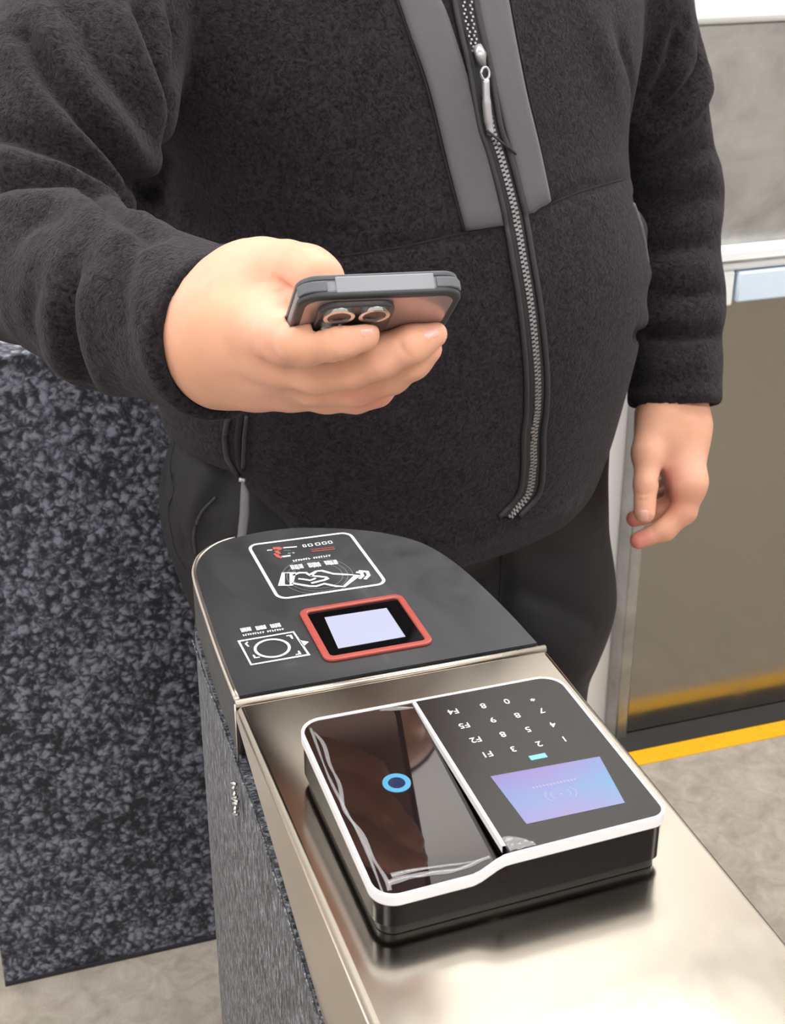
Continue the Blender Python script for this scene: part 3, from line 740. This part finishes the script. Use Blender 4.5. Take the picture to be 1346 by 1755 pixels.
J = [  # right sleeve: folds running from the armpit and the elbow
 ([(31, 42), (94, 146), (172, 234), (244, 322), (268, 362)], .011, -9*K), ([(60, 30), (130, 140), (205, 225), (262, 300)], .014, 6*K),
 ([(10, 60), (70, 170), (150, 250), (225, 345)], .014, 6*K),
 ([(150, 210), (205, 270), (262, 345)], .009, -6*K), ([(232, 0), (262, 80), (292, 170)], .010, -8*K), ([(262, 0), (290, 70), (300, 150)], .009, 5*K),
 ([(200, 0), (235, 90), (270, 180), (272, 250)], .013, 6*K), ([(110, 0), (160, 90), (240, 200)], .012, -4*K),
 ([(-20, 222), (60, 243), (125, 268), (180, 310), (235, 362)], .011, -8*K), ([(-20, 262), (70, 288), (130, 306), (205, 352), (255, 398)], .012, 7*K),
 ([(-20, 318), (62, 313), (125, 312), (176, 342), (224, 384), (262, 412)], .010, -10*K), ([(-20, 352), (62, 346), (130, 350), (190, 392), (240, 425)], .015, 6*K),
 ([(20, 420), (60, 380), (120, 372)], .012, -3*K), ([(128, 455), (118, 520), (124, 590), (150, 660), (190, 712)], .010, -7*K), ([(100, 470), (92, 540), (100, 610), (120, 650)], .014, 5*K),
 ([(165, 450), (150, 520), (160, 600), (190, 670), (220, 705)], .014, 5*K), ([(225, 430), (205, 500), (212, 580)], .012, -4*K), ([(60, 480), (45, 540), (60, 610)], .012, -4*K),
 ([(250, 450), (236, 520), (250, 600), (285, 670)], .012, 2*K), ([(0, 500), (20, 560), (50, 600)], .012, 3*K),
 # left sleeve
 ([(1172, 50), (1150, 115), (1126, 165), (1110, 195)], .013, -11*K), ([(1140, 40), (1112, 100), (1090, 150)], .012, -5*K), ([(1180, 90), (1150, 160), (1110, 200)], .012, 6*K),
 ([(1206, 75), (1202, 128), (1165, 172), (1120, 205)], .011, -11*K), ([(1216, 140), (1190, 190), (1130, 235), (1100, 250)], .013, 8*K),
 ([(1222, 170), (1200, 212), (1140, 250)], .010, -4*K), ([(1230, 244), (1170, 268), (1085, 290)], .009, -5*K), ([(1232, 285), (1170, 305), (1085, 330)], .011, 4*K),
 ([(1238, 335), (1170, 340), (1090, 345)], .010, -4*K), ([(1238, 372), (1170, 385), (1100, 390)], .011, 3*K), ([(1240, 415), (1170, 425), (1100, 430)], .009, -4*K),
 ([(1240, 455), (1170, 462), (1110, 470)], .011, 3*K), ([(1240, 500), (1170, 505), (1100, 500)], .009, -4*K), ([(1240, 540), (1170, 548), (1100, 548)], .012, 4*K),
 ([(1245, 568), (1180, 576), (1090, 574)], .007, -8*K), ([(1245, 610), (1170, 625), (1090, 630)], .018, 5*K), ([(1245, 672), (1170, 680), (1080, 690)], .012, 4*K),
 # torso
 ([(300, 10), (300, 120), (285, 240), (270, 350)], .014, -6*K), ([(560, 30), (520, 200), (430, 330)], .05, 5*K), ([(300, 370), (420, 400), (560, 415)], .02, -7*K),
 ([(1060, 60), (1085, 140), (1082, 200)], .010, -4*K), ([(1010, 0), (1040, 90), (1070, 160)], .02, 4*K),
 ([(585, 438), (600, 436), (700, 420), (798, 398), (872, 386)], .006, -2.2*K), ([(900, 372), (945, 348), (1000, 327), (1085, 303)], .006, -2.2*K),
 ([(868, 885), (905, 845), (914, 780), (918, 700)], .012, -4*K), ([(470, 905), (640, 935), (800, 930), (865, 905), (980, 865)], .014, 5*K),
]
jv = strokes(jv, jf, jb, J, True); jv = relax(jv, jf, 1, .4)
jacket = npmesh('jacket', jv, jf, M['fleece'], person)
jb = bvh_of(jv, jf)
def patch(name, left, right, nu, nv, off, mat_, parent, thick=.0008, bvh=None, merge=True):
    """cloth strip lying on the jacket between two traced edges"""
    bvh = bvh or jb
    Lp = spline([npv(*q, 0) for q in left], 12); Rp = spline([npv(*q, 0) for q in right], 12)
    def res_(L_, n):
        L_ = np.array(L_); s = np.r_[0, np.cumsum(np.linalg.norm(np.diff(L_, axis=0), axis=1))]; t = np.linspace(0, s[-1], n)
        return np.stack([np.interp(t, s, L_[:, k]) for k in range(2)], 1)
    A = res_(Lp, nv); B = res_(Rp, nv); vs = []; ok = True
    for i in range(nv):
        for j in range(nu):
            q = A[i]+(B[i]-A[i])*j/(nu-1); h_ = hit(bvh, q[0], q[1], 1.12)
            if h_ is None: vs.append(vs[-1] if vs else npv(0, 0, 0)); continue
            ed = .35 if j in (0, nu-1) else 1
            vs.append(h_[0]+h_[1]*off*ed)
    fs = [(i*nu+j, i*nu+j+1, (i+1)*nu+j+1, (i+1)*nu+j) for i in range(nv-1) for j in range(nu-1)]
    o = mesh(name, vs, fs, mat_, parent, True)
    s = o.modifiers.new('solid', 'SOLIDIFY'); s.thickness = thick; s.offset = 0
    return o
patch('grey_panel', [(640, -185), (672, -40), (700, 50), (735, 150), (770, 290), (798, 396)], [(704, -185), (740, -40), (768, 30), (800, 130), (838, 260), (868, 386)], 10, 60, .0022, M['woven'], jacket)
patch('grey_panel', [(766, -185), (806, -40), (828, 60), (850, 160), (878, 270), (903, 370)], [(818, -185), (862, -40), (882, 60), (902, 160), (924, 250), (944, 344)], 10, 60, .0022, M['woven'], jacket)
ZC = [(748, -185), (786, -40), (797, 20), (808, 70), (818, 110), (827, 160), (838, 220), (852, 262), (868, 320), (881, 375), (892, 440), (903, 505), (911, 570), (917, 640), (917, 700), (912, 745), (911, 800), (903, 845), (870, 884)]
def shift(L_, d): return [(x+d, y) for x, y in L_]
patch('zipper_tape', [(728, -185), (765, -40), (782, 30), (797, 70)]+shift(ZC[4:], -15), [(770, -185), (812, -40), (822, 30), (826, 70)]+shift(ZC[4:], 15), 7, 130, .0026, M['tape'], jacket)
def cord(name, poly, r_, mat_, off=0, parent=None, n=8):
    bm = bmesh.new(); pts = []
    for p in spline([npv(*q, 0) for q in poly], n):
        h_ = hit(jb, p[0], p[1], 1.12)
        if h_ is not None: pts.append(h_[0]+h_[1]*off)
    tube(bm, pts, r_, 8); return bmobj(name, bm, mat_, parent or jacket, True)
cord('piping', shift(ZC, -17), .0028, M['piping'], .0022); cord('piping', shift(ZC, 18), .0032, M['piping'], .0022)
cord('seam', [(585, 439), (600, 437), (700, 421), (798, 399), (872, 387)], .0010, M['seam']); cord('seam', [(901, 372), (945, 349), (1000, 327), (1068, 307)], .0010, M['seam'])
cord('seam', [(637, -185), (668, -40), (697, 50), (731, 150), (766, 290), (796, 398)], .0011, M['seam'], .0004); cord('seam', [(822, -185), (866, -40), (886, 60), (906, 160), (927, 250), (946, 345)], .0011, M['seam'], .0004)
# teeth
def teeth(name, poly, step, dx, sz):
    bm = bmesh.new(); P3 = []
    for p in spline([npv(*q, 0) for q in poly], 14):
        h_ = hit(jb, p[0]+dx, p[1])
        if h_ is not None: P3.append(np.r_[h_[0]+h_[1]*.0036, h_[1]])
    P3 = np.array(P3); s = np.r_[0, np.cumsum(np.linalg.norm(np.diff(P3[:, :3], axis=0), axis=1))]
    k = 0
    for t in np.arange(0, s[-1], step):
        c = npv(*[np.interp(t, s, P3[:, i]) for i in range(3)]); nn = nrm([np.interp(t, s, P3[:, i+3]) for i in range(3)])
        c2 = npv(*[np.interp(min(t+.004, s[-1]), s, P3[:, i]) for i in range(3)]); d = c2-c
        if np.linalg.norm(d) < 1e-6: continue
        d = nrm(d); q = np.cross(nn, d); k += 1
        cc = c+q*(sz[0]*.45 if k % 2 else -sz[0]*.45)
        bmesh.ops.create_cube(bm, size=1, matrix=Matrix.Translation(Vector(cc)) @ Matrix((tuple(q)+(0,), tuple(d)+(0,), tuple(nn)+(0,), (0, 0, 0, 1))).transposed() @ Matrix.Diagonal((*sz, 1)))
    return bmobj(name, bm, mat_teeth, jacket)
mat_teeth = M['zip_metal']
teeth('zipper_teeth', ZC[5:], .0021, 0, (.0038, .0023, .0018))
teeth('zipper_teeth', [(746, -185), (783, -40), (794, 30), (808, 92)], .0032, 0, (.0020, .0018, .0015)); teeth('zipper_teeth', [(758, -185), (797, -40), (805, 30), (815, 92)], .0032, 0, (.0020, .0018, .0015))
patch('zipper_gap', [(744, -185), (779, -40), (792, 30), (809, 90)], [(760, -185), (797, -40), (804, 30), (813, 90)], 4, 30, .0032, M['seam'], jacket)
def hp(x, y, off): h_ = hit(jb, x, y); return h_[0]+h_[1]*off
bm = bmesh.new()
tube(bm, [hp(812, 82, .006), hp(815, 98, .009), hp(818, 116, .008)], [.0042, .0052, .0038], 10)
sl = bmobj('zipper_slider', bm, M['pull_metal'], jacket, True)
bm = bmesh.new(); c = hp(820, 130, .011)
nn = hit(jb, 820, 130)[1]; q1 = nrm(np.cross(nn, UP)); q2 = np.cross(nn, q1)
tube(bm, [c+(q1*math.cos(a)*.0042+q2*math.sin(a)*.0055) for a in np.linspace(0, 2*math.pi, 20)], .0013, 8, False)
bmobj('zipper_ring', bm, M['pull_metal'], sl, True)
bm = bmesh.new(); tube(bm, spline([hp(822, 140, .010), hp(824, 170, .009), hp(829, 205, .007), hp(835, 232, .006)], 5), [.0034]*6+[.0040]*6+[.0034]*4, 10); bmobj('zipper_pull', bm, M['pull_metal'], sl, True)
bm = bmesh.new(); tube(bm, [hp(827, 226, .008), hp(850, 246, .009), hp(876, 266, .008)], .0013, 6); bmobj('pull_cord', bm, M['tape'], sl, True)
cord('side_trim', [(1086, 350), (1100, 390), (1111, 450)], .003, M['woven'], -.001)
patch('pocket_tab', [(372, 420), (373, 446)], [(402, 418), (402, 442)], 4, 5, .001, M['woven'], jacket)

# trousers
def legs(p):
    q = p-C0; z = p[:, 2]
    hip = ellip(p, BP(0, 0, .84), (AX, BX, npv(0, 0, 1)), (.260, .165, .17))
    r = None
    for s in (-1, 1):
        lg_ = chain(p, [BP((.130 if s > 0 else -.128), .0, .80), BP((.150 if s > 0 else -.100), .02, .62), BP(s*(.146 if s > 0 else .10), .02, .45), BP(s*(.13 if s > 0 else .10), -.02, .09)], [.140, .126, .100, .078], .03)
        r = lg_ if r is None else smin(r, lg_, .012)
    t = smin(hip, r, .03); t = smax(t, z-.93, .01); return smax(t, .045-z, .01)
tl = np.minimum(BP(-.3, .2, .03), BP(.3, -.25, .03))-.12; th_ = np.maximum(BP(-.3, .2, .95), BP(.3, -.25, .95))+.12; tl[2] = .03; th_[2] = .96
tv, tf_ = surface(legs, tl, th_, .0065)
tb = bvh_of(tv, tf_)
tv = strokes(tv, tf_, tb, [
 ([(862, 900), (860, 960), (857, 1030), (850, 1100)], .012, -7*K), ([(330, 740), (300, 800), (292, 860), (320, 950)], .006, -4*K), ([(360, 760), (350, 830), (330, 900)], .014, 5*K),
 ([(345, 940), (350, 880), (372, 850)], .008, -5*K), ([(400, 720), (395, 800), (365, 930)], .012, -5*K), ([(310, 760), (305, 840)], .012, 4*K),
 ([(900, 930), (960, 960), (1040, 930)], .015, -3*K), ([(880, 1010), (960, 1040), (1050, 1090)], .012, -4*K), ([(900, 1060), (980, 1130), (1050, 1200)], .018, 5*K), ([(740, 950), (800, 970), (850, 960)], .012, -4*K)])
trousers = npmesh('trousers', tv, tf_, M['trouser'], person)
tb = bvh_of(tv, tf_)
def tcord(name, poly, r_, mat_, parent, off=0, bv=None):
    bm = bmesh.new(); pts = []
    for p in spline([npv(*q, 0) for q in poly], 8):
        h_ = hit(bv or tb, p[0], p[1])
        if h_ is not None: pts.append(h_[0]+h_[1]*off)
    if len(pts) > 1: tube(bm, pts, r_, 8)
    return bmobj(name, bm, mat_, parent, True)
tcord('seam', [(300, 755), (292, 800), (298, 840), (289, 875), (300, 940), (318, 975)], .0009, M['seam'], trousers)
tcord('seam', [(862, 905), (860, 960), (857, 1030)], .0012, M['seam'], trousers)
tcord('pocket_edge', [(370, 852), (345, 880), (333, 915), (336, 950)], .0018, M['piping'], trousers)
for s in (-1, 1):
    fo = lambda p: smax(smin(ellip(p, BP(s*.14, .07, .05), (AX, BX, npv(0, 0, 1)), (.05, .15, .055)), ellip(p, BP(s*.13, -.02, .07), (AX, BX, npv(0, 0, 1)), (.048, .07, .06)), .02), .002-p[:, 2], .004)
    c_ = BP(s*.14, .07, .05); sv, sf = surface(fo, c_-npv(.2, .2, .06), c_+npv(.2, .2, .1), .006)
    npmesh('shoe', sv, sf, M['shoe'], person)
# strap hanging from the jacket pocket zipper, and the open pocket
cord('pocket_zip', [(392, 716), (387, 750), (392, 785), (408, 812)], .003, M['piping'], .001); cord('pocket_opening', [(414, 712), (409, 745), (409, 775), (414, 805)], .0042, M['seam'], -.001)
cord('pocket_zip', [(424, 712), (420, 750), (418, 800)], .0022, M['piping'], .001)
p0 = P(412, 822, 1.36); h0 = hit(jb, 414, 800)
dS = (h0[0]-CAM) @ FW-.004
bm = bmesh.new(); tube(bm, [P(416, 826, dS), P(420, 845, dS), P(419, 880, dS), P(414, 925, dS), P(411, 960, dS)], [.0015, .0042, .0046, .0044, .004], 8); bmobj('pocket_strap', bm, M['strap'], jacket, True)
bm = bmesh.new(); tube(bm, [P(410, 822, dS), P(420, 824, dS)], .0022, 8); bmobj('pocket_slider', bm, M['pull_metal'], jacket, True)

# ---------------------------------------------------------------- body with both hands
ZV = npv(0, 0, 1)
def coarse(p):
    t = smax(smax(torso(p, -.02), .9-p[:, 2], .02), p[:, 2]-1.42, .03)
    t = smin(t, ellip(p, BP(0, -.01, .88), (AX, BX, ZV), (.21, .12, .14)), .04)
    t = smin(t, chain(p, [BP(-.17, -.02, 1.375), BP(0, -.03, 1.42), BP(.17, -.02, 1.375)], [.05, .06, .05], .03), .04)
    t = smin(t, chain(p, [BP(0, -.04, 1.42), BP(0, -.01, 1.56)], [.066, .060], .02), .03)
    hd = smin(ellip(p, BP(0, .0, 1.665), (AX, BX, ZV), (.080, .098, .112)), ellip(p, BP(0, .030, 1.60), (AX, BX, ZV), (.062, .068, .062)), .03)
    hd = smin(hd, capsule(p, BP(0, .092, 1.655), BP(0, .112, 1.625), .008, .013), .014)
    hd = smin(hd, capsule(p, BP(-.02, .088, 1.590), BP(.02, .088, 1.590), .007, .007), .008)
    for s in (-1, 1):
        hd = smin(hd, ellip(p, BP(s*.084, -.01, 1.645), (AX, BX, ZV), (.010, .020, .034)), .008)
        hd = smax(hd, -ellip(p, BP(s*.032, .108, 1.662), (AX, BX, ZV), (.020, .018, .012)), .012)
        hd = smin(hd, ellip(p, BP(s*.032, .083, 1.662), (AX, BX, ZV), (.014, .013, .012)), .004)
    t = smin(t, hd, .02)
    t = smin(t, chain(p, [RS, RE, RW-nrm(RW-RE)*.045], [.055, .045, .036], .02), .02)
    t = smin(t, chain(p, [LS, LE, LW-nrm(LW-LE)*.03], [.052, .040, .032], .02), .02)
    for s in (-1, 1):
        t = smin(t, chain(p, [BP(s*.11, .0, .82), BP(s*.125, .02, .45), BP(s*.13, -.02, .07)], [.10, .06, .042], .02), .03)
    return t
bl = np.minimum(lo, tl)-.02; bh = np.maximum(hi, th_)+.02; bl[2] = .03; bh[2] = 1.82
cv_, cf_ = surface(coarse, bl, bh, .009)

def vv(r, u, f): return nrm(V(r, u, f))
Dp = vv(-.20, -math.sin(math.radians(16)), math.cos(math.radians(16)))       # top edge -> bottom edge
Xp = vv(1, .105, .12); Xp = nrm(Xp-Dp*(Xp @ Dp)); Np = np.cross(Dp, Xp); Np = Np if Np @ UP > 0 else -Np   # screen side
O = P(655, 487, .735)             # middle of the top edge
HWp, LNp, TK_ = .0425, .152, .0112
def phone_sdf(p):
    q = p-O; a = q @ Xp; b = q @ Dp-LNp/2; c = q @ Np
    d1 = smax(smax(np.abs(a)-HWp, np.abs(b)-LNp/2, .010), np.abs(c)-TK_/2, .001)
    d2 = smax(smax(np.abs(a+HWp-.0305)-.020, np.abs(b+LNp/2-.0235)-.0195, .008), np.abs(c+TK_/2+.002)-.0045, .001)
    return np.minimum(d1, d2)-.0006
# right hand: wrist, back of the hand, thumb over the screen, four fingers under the phone
def CH(p, L_, k):                   # chain given as (pixel x, pixel y, depth, half width in pixels)
    return chain(p, [P(x, y, d) for x, y, d, w_ in L_], [w_*d/FPX for x, y, d, w_ in L_], k)
def hand_r(p):
    w0 = RW-nrm(RW-RE)*.06
    palm = chain(p, [w0, P(385, 578, .889)], [.033, .036], .02)
    palm = smin(palm, CH(p, [(372, 566, .880, 90), (428, 560, .850, 92)], .02), .02)
    palm = smin(palm, CH(p, [(392, 618, .882, 80), (445, 645, .862, 55)], .02), .02)
    palm = smin(palm, CH(p, [(390, 560, .866, 84), (452, 562, .815, 50)], .02), .02)
    palm = smin(palm, CH(p, [(400, 590, .866, 80), (480, 614, .818, 50)], .02), .02)
    # thumb ball and thumb
    palm = smin(palm, CH(p, [(392, 522, .880, 84), (428, 494, .862, 64), (456, 474, .850, 46)], .01), .02)
    palm = smin(palm, CH(p, [(420, 512, .856, 68), (462, 512, .848, 26)], .01), .016)
    palm = smin(palm, CH(p, [(430, 484, .858, 52), (452, 472, .846, 47), (492, 462, .826, 41), (526, 468, .808, 39), (546, 482, .798, 34), (568, 520, .796, 29)], .014), .018)
    idx = CH(p, [(450, 562, .812, 52), (484, 580, .784, 44), (520, 588, .766, 38), (578, 582, .757, 34), (621, 573, .757, 30)], .006)
    mid = CH(p, [(480, 614, .818, 50), (545, 630, .800, 43), (600, 625, .791, 40), (650, 610, .784, 37), (705, 589, .778, 32), (743, 573, .780, 24)], .006)
    rng = CH(p, [(470, 635, .842, 52), (540, 652, .826, 42), (610, 657, .817, 38), (668, 640, .806, 34), (706, 616, .794, 32), (732, 598, .789, 26)], .006)
    pnk = CH(p, [(440, 645, .862, 54), (500, 665, .848, 38), (560, 675, .840, 31), (610, 677, .835, 29), (645, 668, .830, 27), (668, 652, .824, 22)], .006)
    out = smin(palm, idx, .010)
    for fg, k in ((mid, .010), (rng, .010), (pnk, .009)):
        s = (p-P(510, 620, .82)) @ RT; kk = np.clip(.008-s*.20, .0010, k)
        out = smin(out, fg, kk)
    out = smax(out, -phone_sdf(p), .0012)
    return out
hv, hf = surface(hand_r, P(385, 570, .83)-npv(.19, .19, .12), P(385, 570, .83)+npv(.19, .19, .12), .0017)
hb = bvh_of(hv, hf)
HS = [([(470, 480), (484, 488), (500, 500)], .0024, -3.2*K), ([(474, 500), (486, 494), (498, 498)], .0016, -1.8*K),
 ([(582, 614), (586, 628), (598, 640)], .0016, -.9*K), ([(597, 612), (603, 626), (612, 638)], .0016, -.9*K), ([(614, 608), (620, 622)], .0014, -.6*K),
 ([(684, 586), (690, 600), (700, 612)], .0016, -1.0*K), ([(563, 564), (568, 578), (572, 592)], .0014, -.6*K), ([(600, 560), (605, 575)], .0014, -.6*K),
 ([(470, 570), (485, 580), (500, 584)], .004, .8*K), ([(612, 684), (616, 694)], .0016, -.8*K), ([(440, 600), (480, 640), (540, 664)], .005, -1.0*K), ([(400, 650), (470, 668), (520, 680)], .006, -.8*K), ([(450, 590), (490, 622), (530, 618)], .004, -.9*K)]
hv = strokes(hv, hf, hb, HS)
# left hand hanging by the thigh
def hand_l(p):
    palm = chain(p, [LW-nrm(LW-LE)*.06, P(1154, 690, 1.632), P(1158, 730, 1.625)], [.030, .0335, .035], .02)
    palm = smin(palm, chain(p, [P(1160, 740, 1.62), P(1178, 830, 1.602)], [.033, .020], .01), .02)
    palm = smin(palm, chain(p, [P(1160, 740, 1.64), P(1172, 830, 1.63)], [.034, .020], .01), .02)
    th0 = chain(p, [P(1135, 720, 1.61), P(1112, 775, 1.595)], [.030, .0185], .01); palm = smin(palm, th0, .018)
    th = chain(p, [P(1112, 775, 1.594), P(1107, 830, 1.586), P(1105, 878, 1.582)], [.0160, .0128, .0118], .006)
    th = smin(th, chain(p, [P(1150, 752, 1.615), P(1136, 790, 1.612)], [.020, .008], .01), .012)
    palm = smin(palm, th, .010)
    idx = chain(p, [P(1184, 825, 1.604), P(1172, 876, 1.606), P(1140, 908, 1.606), P(1095, 926, 1.606)], [.0185, .0142, .0118, .0098], .006)
    mid = chain(p, [P(1178, 825, 1.626), P(1166, 858, 1.632), P(1130, 876, 1.634), P(1088, 889, 1.634)], [.0185, .0140, .0118, .0095], .006)
    rng = chain(p, [P(1172, 825, 1.648), P(1160, 846, 1.66), P(1132, 858, 1.664), P(1104, 868, 1.664)], [.0180, .0135, .0112, .0095], .006)
    pnk = chain(p, [P(1168, 815, 1.662), P(1150, 830, 1.682), P(1130, 838, 1.686), P(1110, 846, 1.686)], [.0150, .0115, .0100, .0085], .006)
    out = smin(palm, idx, .010)
    for fg in (mid, rng, pnk):
        s = (P(1160, 830, 1.62)-p) @ UP; out = smin(out, fg, np.clip(.012-s*.35, .0014, .010))
    return out
lv, lf_ = surface(hand_l, P(1150, 800, 1.62)-npv(.13, .13, .15), P(1150, 800, 1.62)+npv(.13, .13, .13), .0022)
lb = bvh_of(lv, lf_)
lv = strokes(lv, lf_, lb, [([(1090, 845), (1102, 848), (1114, 845)], .002, -.8*K), ([(1092, 855), (1102, 858), (1112, 855)], .002, -.8*K), ([(1136, 800), (1128, 830)], .003, -1.2*K), ([(1150, 838), (1140, 850)], .0025, -1.2*K), ([(1117, 905), (1122, 918)], .002, -.8*K)])
av = np.concatenate([cv_, hv, lv]); af = np.concatenate([cf_, hf+len(cv_), lf_+len(cv_)+len(hv)])
body = npmesh('body', av, af, M['skin'], person)
# redness of knuckles, fingertips and the thumb web
fl = np.zeros(len(av))
for (c_, r_, s_) in ((P(560, 455, .815), .018, .5), (P(490, 492, .83), .013, .9), (P(752, 572, .80), .016, .55), (P(735, 605, .81), .018, .5), (P(605, 622, .79), .010, .5), (P(695, 596, .795), .010, .35), (P(640, 690, .82), .016, .5),
                     (P(1090, 928, 1.6), .02, .9), (P(1085, 890, 1.63), .02, .9), (P(1105, 885, 1.57), .012, .3), (P(1140, 830, 1.62), .03, .7), (P(1150, 860, 1.61), .025, .6), (P(640, 572, .795), .012, .25), (P(485, 590, .785), .012, .3)):
    fl = np.maximum(fl, s_*np.exp(-(np.linalg.norm(av-c_, axis=1)/r_)**2))
at_ = body.data.attributes.new('flush', 'FLOAT', 'POINT'); at_.data.foreach_set('value', fl.astype(np.float32))
hb = bvh_of(hv, hf); lb = bvh_of(lv, lf_)
def nail(cx, cy, ang, ln, wd, bv, nu=8, nv=9):
    vs = []; ca, sa = math.cos(ang), math.sin(ang)
    for i in range(nv):
        for j in range(nu):
            u = -1+2*i/(nv-1); v = (-1+2*j/(nu-1))*math.sqrt(max(.12, 1-abs(u)**4)); x = cx+ca*u*ln-sa*v*wd; y = cy+sa*u*ln+ca*v*wd
            h_ = hit(bv, x, y)
            if h_ is None: return
            vs.append(h_[0]+h_[1]*(.0004 if max(abs(u), abs(v)) < .95 else -.0001))
    mesh('finger_nail', vs, [(i*nu+j, i*nu+j+1, (i+1)*nu+j+1, (i+1)*nu+j) for i in range(nv-1) for j in range(nu-1)], M['nail'], person, True)
nail(1104, 884, math.pi/2, 11, 9, lb); nail(740, 572, -.35, 13, 9, hb); nail(630, 569, -.1, 12, 8, hb)
# hair and head top
def hair_fn(p):
    h_ = ellip(p, BP(0, -.012, 1.685), (AX, BX, ZV), (.090, .104, .110))
    return smax(smax(h_, -(p[:, 2]-1.62-.5*np.clip((p-C0) @ BX, -.03, .2)*1.6), .01), -(ellip(p, BP(0, .02, 1.655), (AX, BX, ZV), (.076, .092, .102))), .004)
c_ = BP(0, 0, 1.69); gv, gf = surface(hair_fn, c_-.15, c_+.15, .006); npmesh('hair', gv, gf, M['hair'], person)

# ---------------------------------------------------------------- the phone
phone = empty('smartphone', tuple(O), 'smartphone in a grey and black bumper case held in the hand of the man', 'smartphone')

def PF(x, y, z): return tuple(O+Xp*x+Dp*y+Np*z)
prism('case', rrect(-HWp, 0, HWp, LNp, .011, 10), -TK_/2, TK_/2-.001, mat('bumper grey', g((118, 122, 128)), .45), phone, .0028, 4, xf=PF)
prism('bumper_lip', rrect(-HWp-.0007, -.0008, HWp+.0007, LNp+.0007, .0115, 10), -TK_/2-.0006, -TK_/2+.0032, mat('bumper black', g((38, 40, 44)), .4), phone, .0012, 3, xf=PF)
ring_prism('screen_lip', rrect(-HWp-.0003, -.0004, HWp+.0003, LNp+.0004, .0113, 10), rrect(-HWp+.004, .004, HWp-.004, LNp-.004, .008, 10), TK_/2-.0022, TK_/2+.0006, mat('lip grey', g((70, 73, 78)), .4), phone, xf=PF, bev=.0007)
prism('screen', rrect(-HWp+.004, .004, HWp-.004, LNp-.004, .008, 10), TK_/2-.002, TK_/2-.0004, M['black_gloss'], phone, xf=PF)
prism('back_glass', rrect(-HWp+.0035, .0035, HWp-.0035, LNp-.004, .008, 8), -TK_/2-.0009, -TK_/2-.0002, mat('frosted back', g((176, 150, 146)), .18, .5), phone, xf=PF)
cp = prism('camera_bump', rrect(-HWp+.0105, .004, -HWp+.0505, .043, .009, 8), -TK_/2-.0042, -TK_/2-.0005, mat('camera plateau', g((46, 44, 46)), .25), phone, .0012, 3, xf=PF)
for (lx, ly) in ((-HWp+.0210, .0135), (-HWp+.0395, .0135), (-HWp+.0210, .033)):
    cr = [(lx+.0082*math.cos(a), ly+.0082*math.sin(a)) for a in np.linspace(0, 2*math.pi, 32, endpoint=False)]
    ci = [(lx+.0062*math.cos(a), ly+.0062*math.sin(a)) for a in np.linspace(0, 2*math.pi, 32, endpoint=False)]
    ring_prism('lens_ring', cr, ci, -TK_/2-.0062, -TK_/2-.004, M['chrome'], cp, xf=PF)
    prism('lens_glass', ci, -TK_/2-.0056, -TK_/2-.004, M['black_gloss'], cp, xf=PF)
ri = [(.0165*math.cos(a), .066+.0165*math.sin(a)) for a in np.linspace(0, 2*math.pi, 48, endpoint=False)]
rr_ = [(.0200*math.cos(a), .066+.0200*math.sin(a)) for a in np.linspace(0, 2*math.pi, 48, endpoint=False)]
ring_prism('magnet_ring', rr_, ri, -TK_/2-.0012, -TK_/2-.0008, mat('magnet ring grey', g((110, 100, 100)), .3, .5), phone, xf=PF)
# raised grips on the top edge of the case
gm = mat('bumper light', g((128, 131, 138)), .4); gm2 = mat('bumper dark', g((84, 87, 93)), .45)
prism('edge_panel', rrect(-.024, -.0010, .0275, .004, .0006, 3), -.0042, .0048, gm, phone, .0007, 2, xf=PF)
for s in (-1, 1):
    prism('corner_guard', [(s*.0285, -.0011), (s*.036, -.0008), (s*.0405, .0015), (s*.0432, .006), (s*.040, .008), (s*.0285, .005)], -.0030, .0028, gm2, phone, .0006, 2, xf=PF)
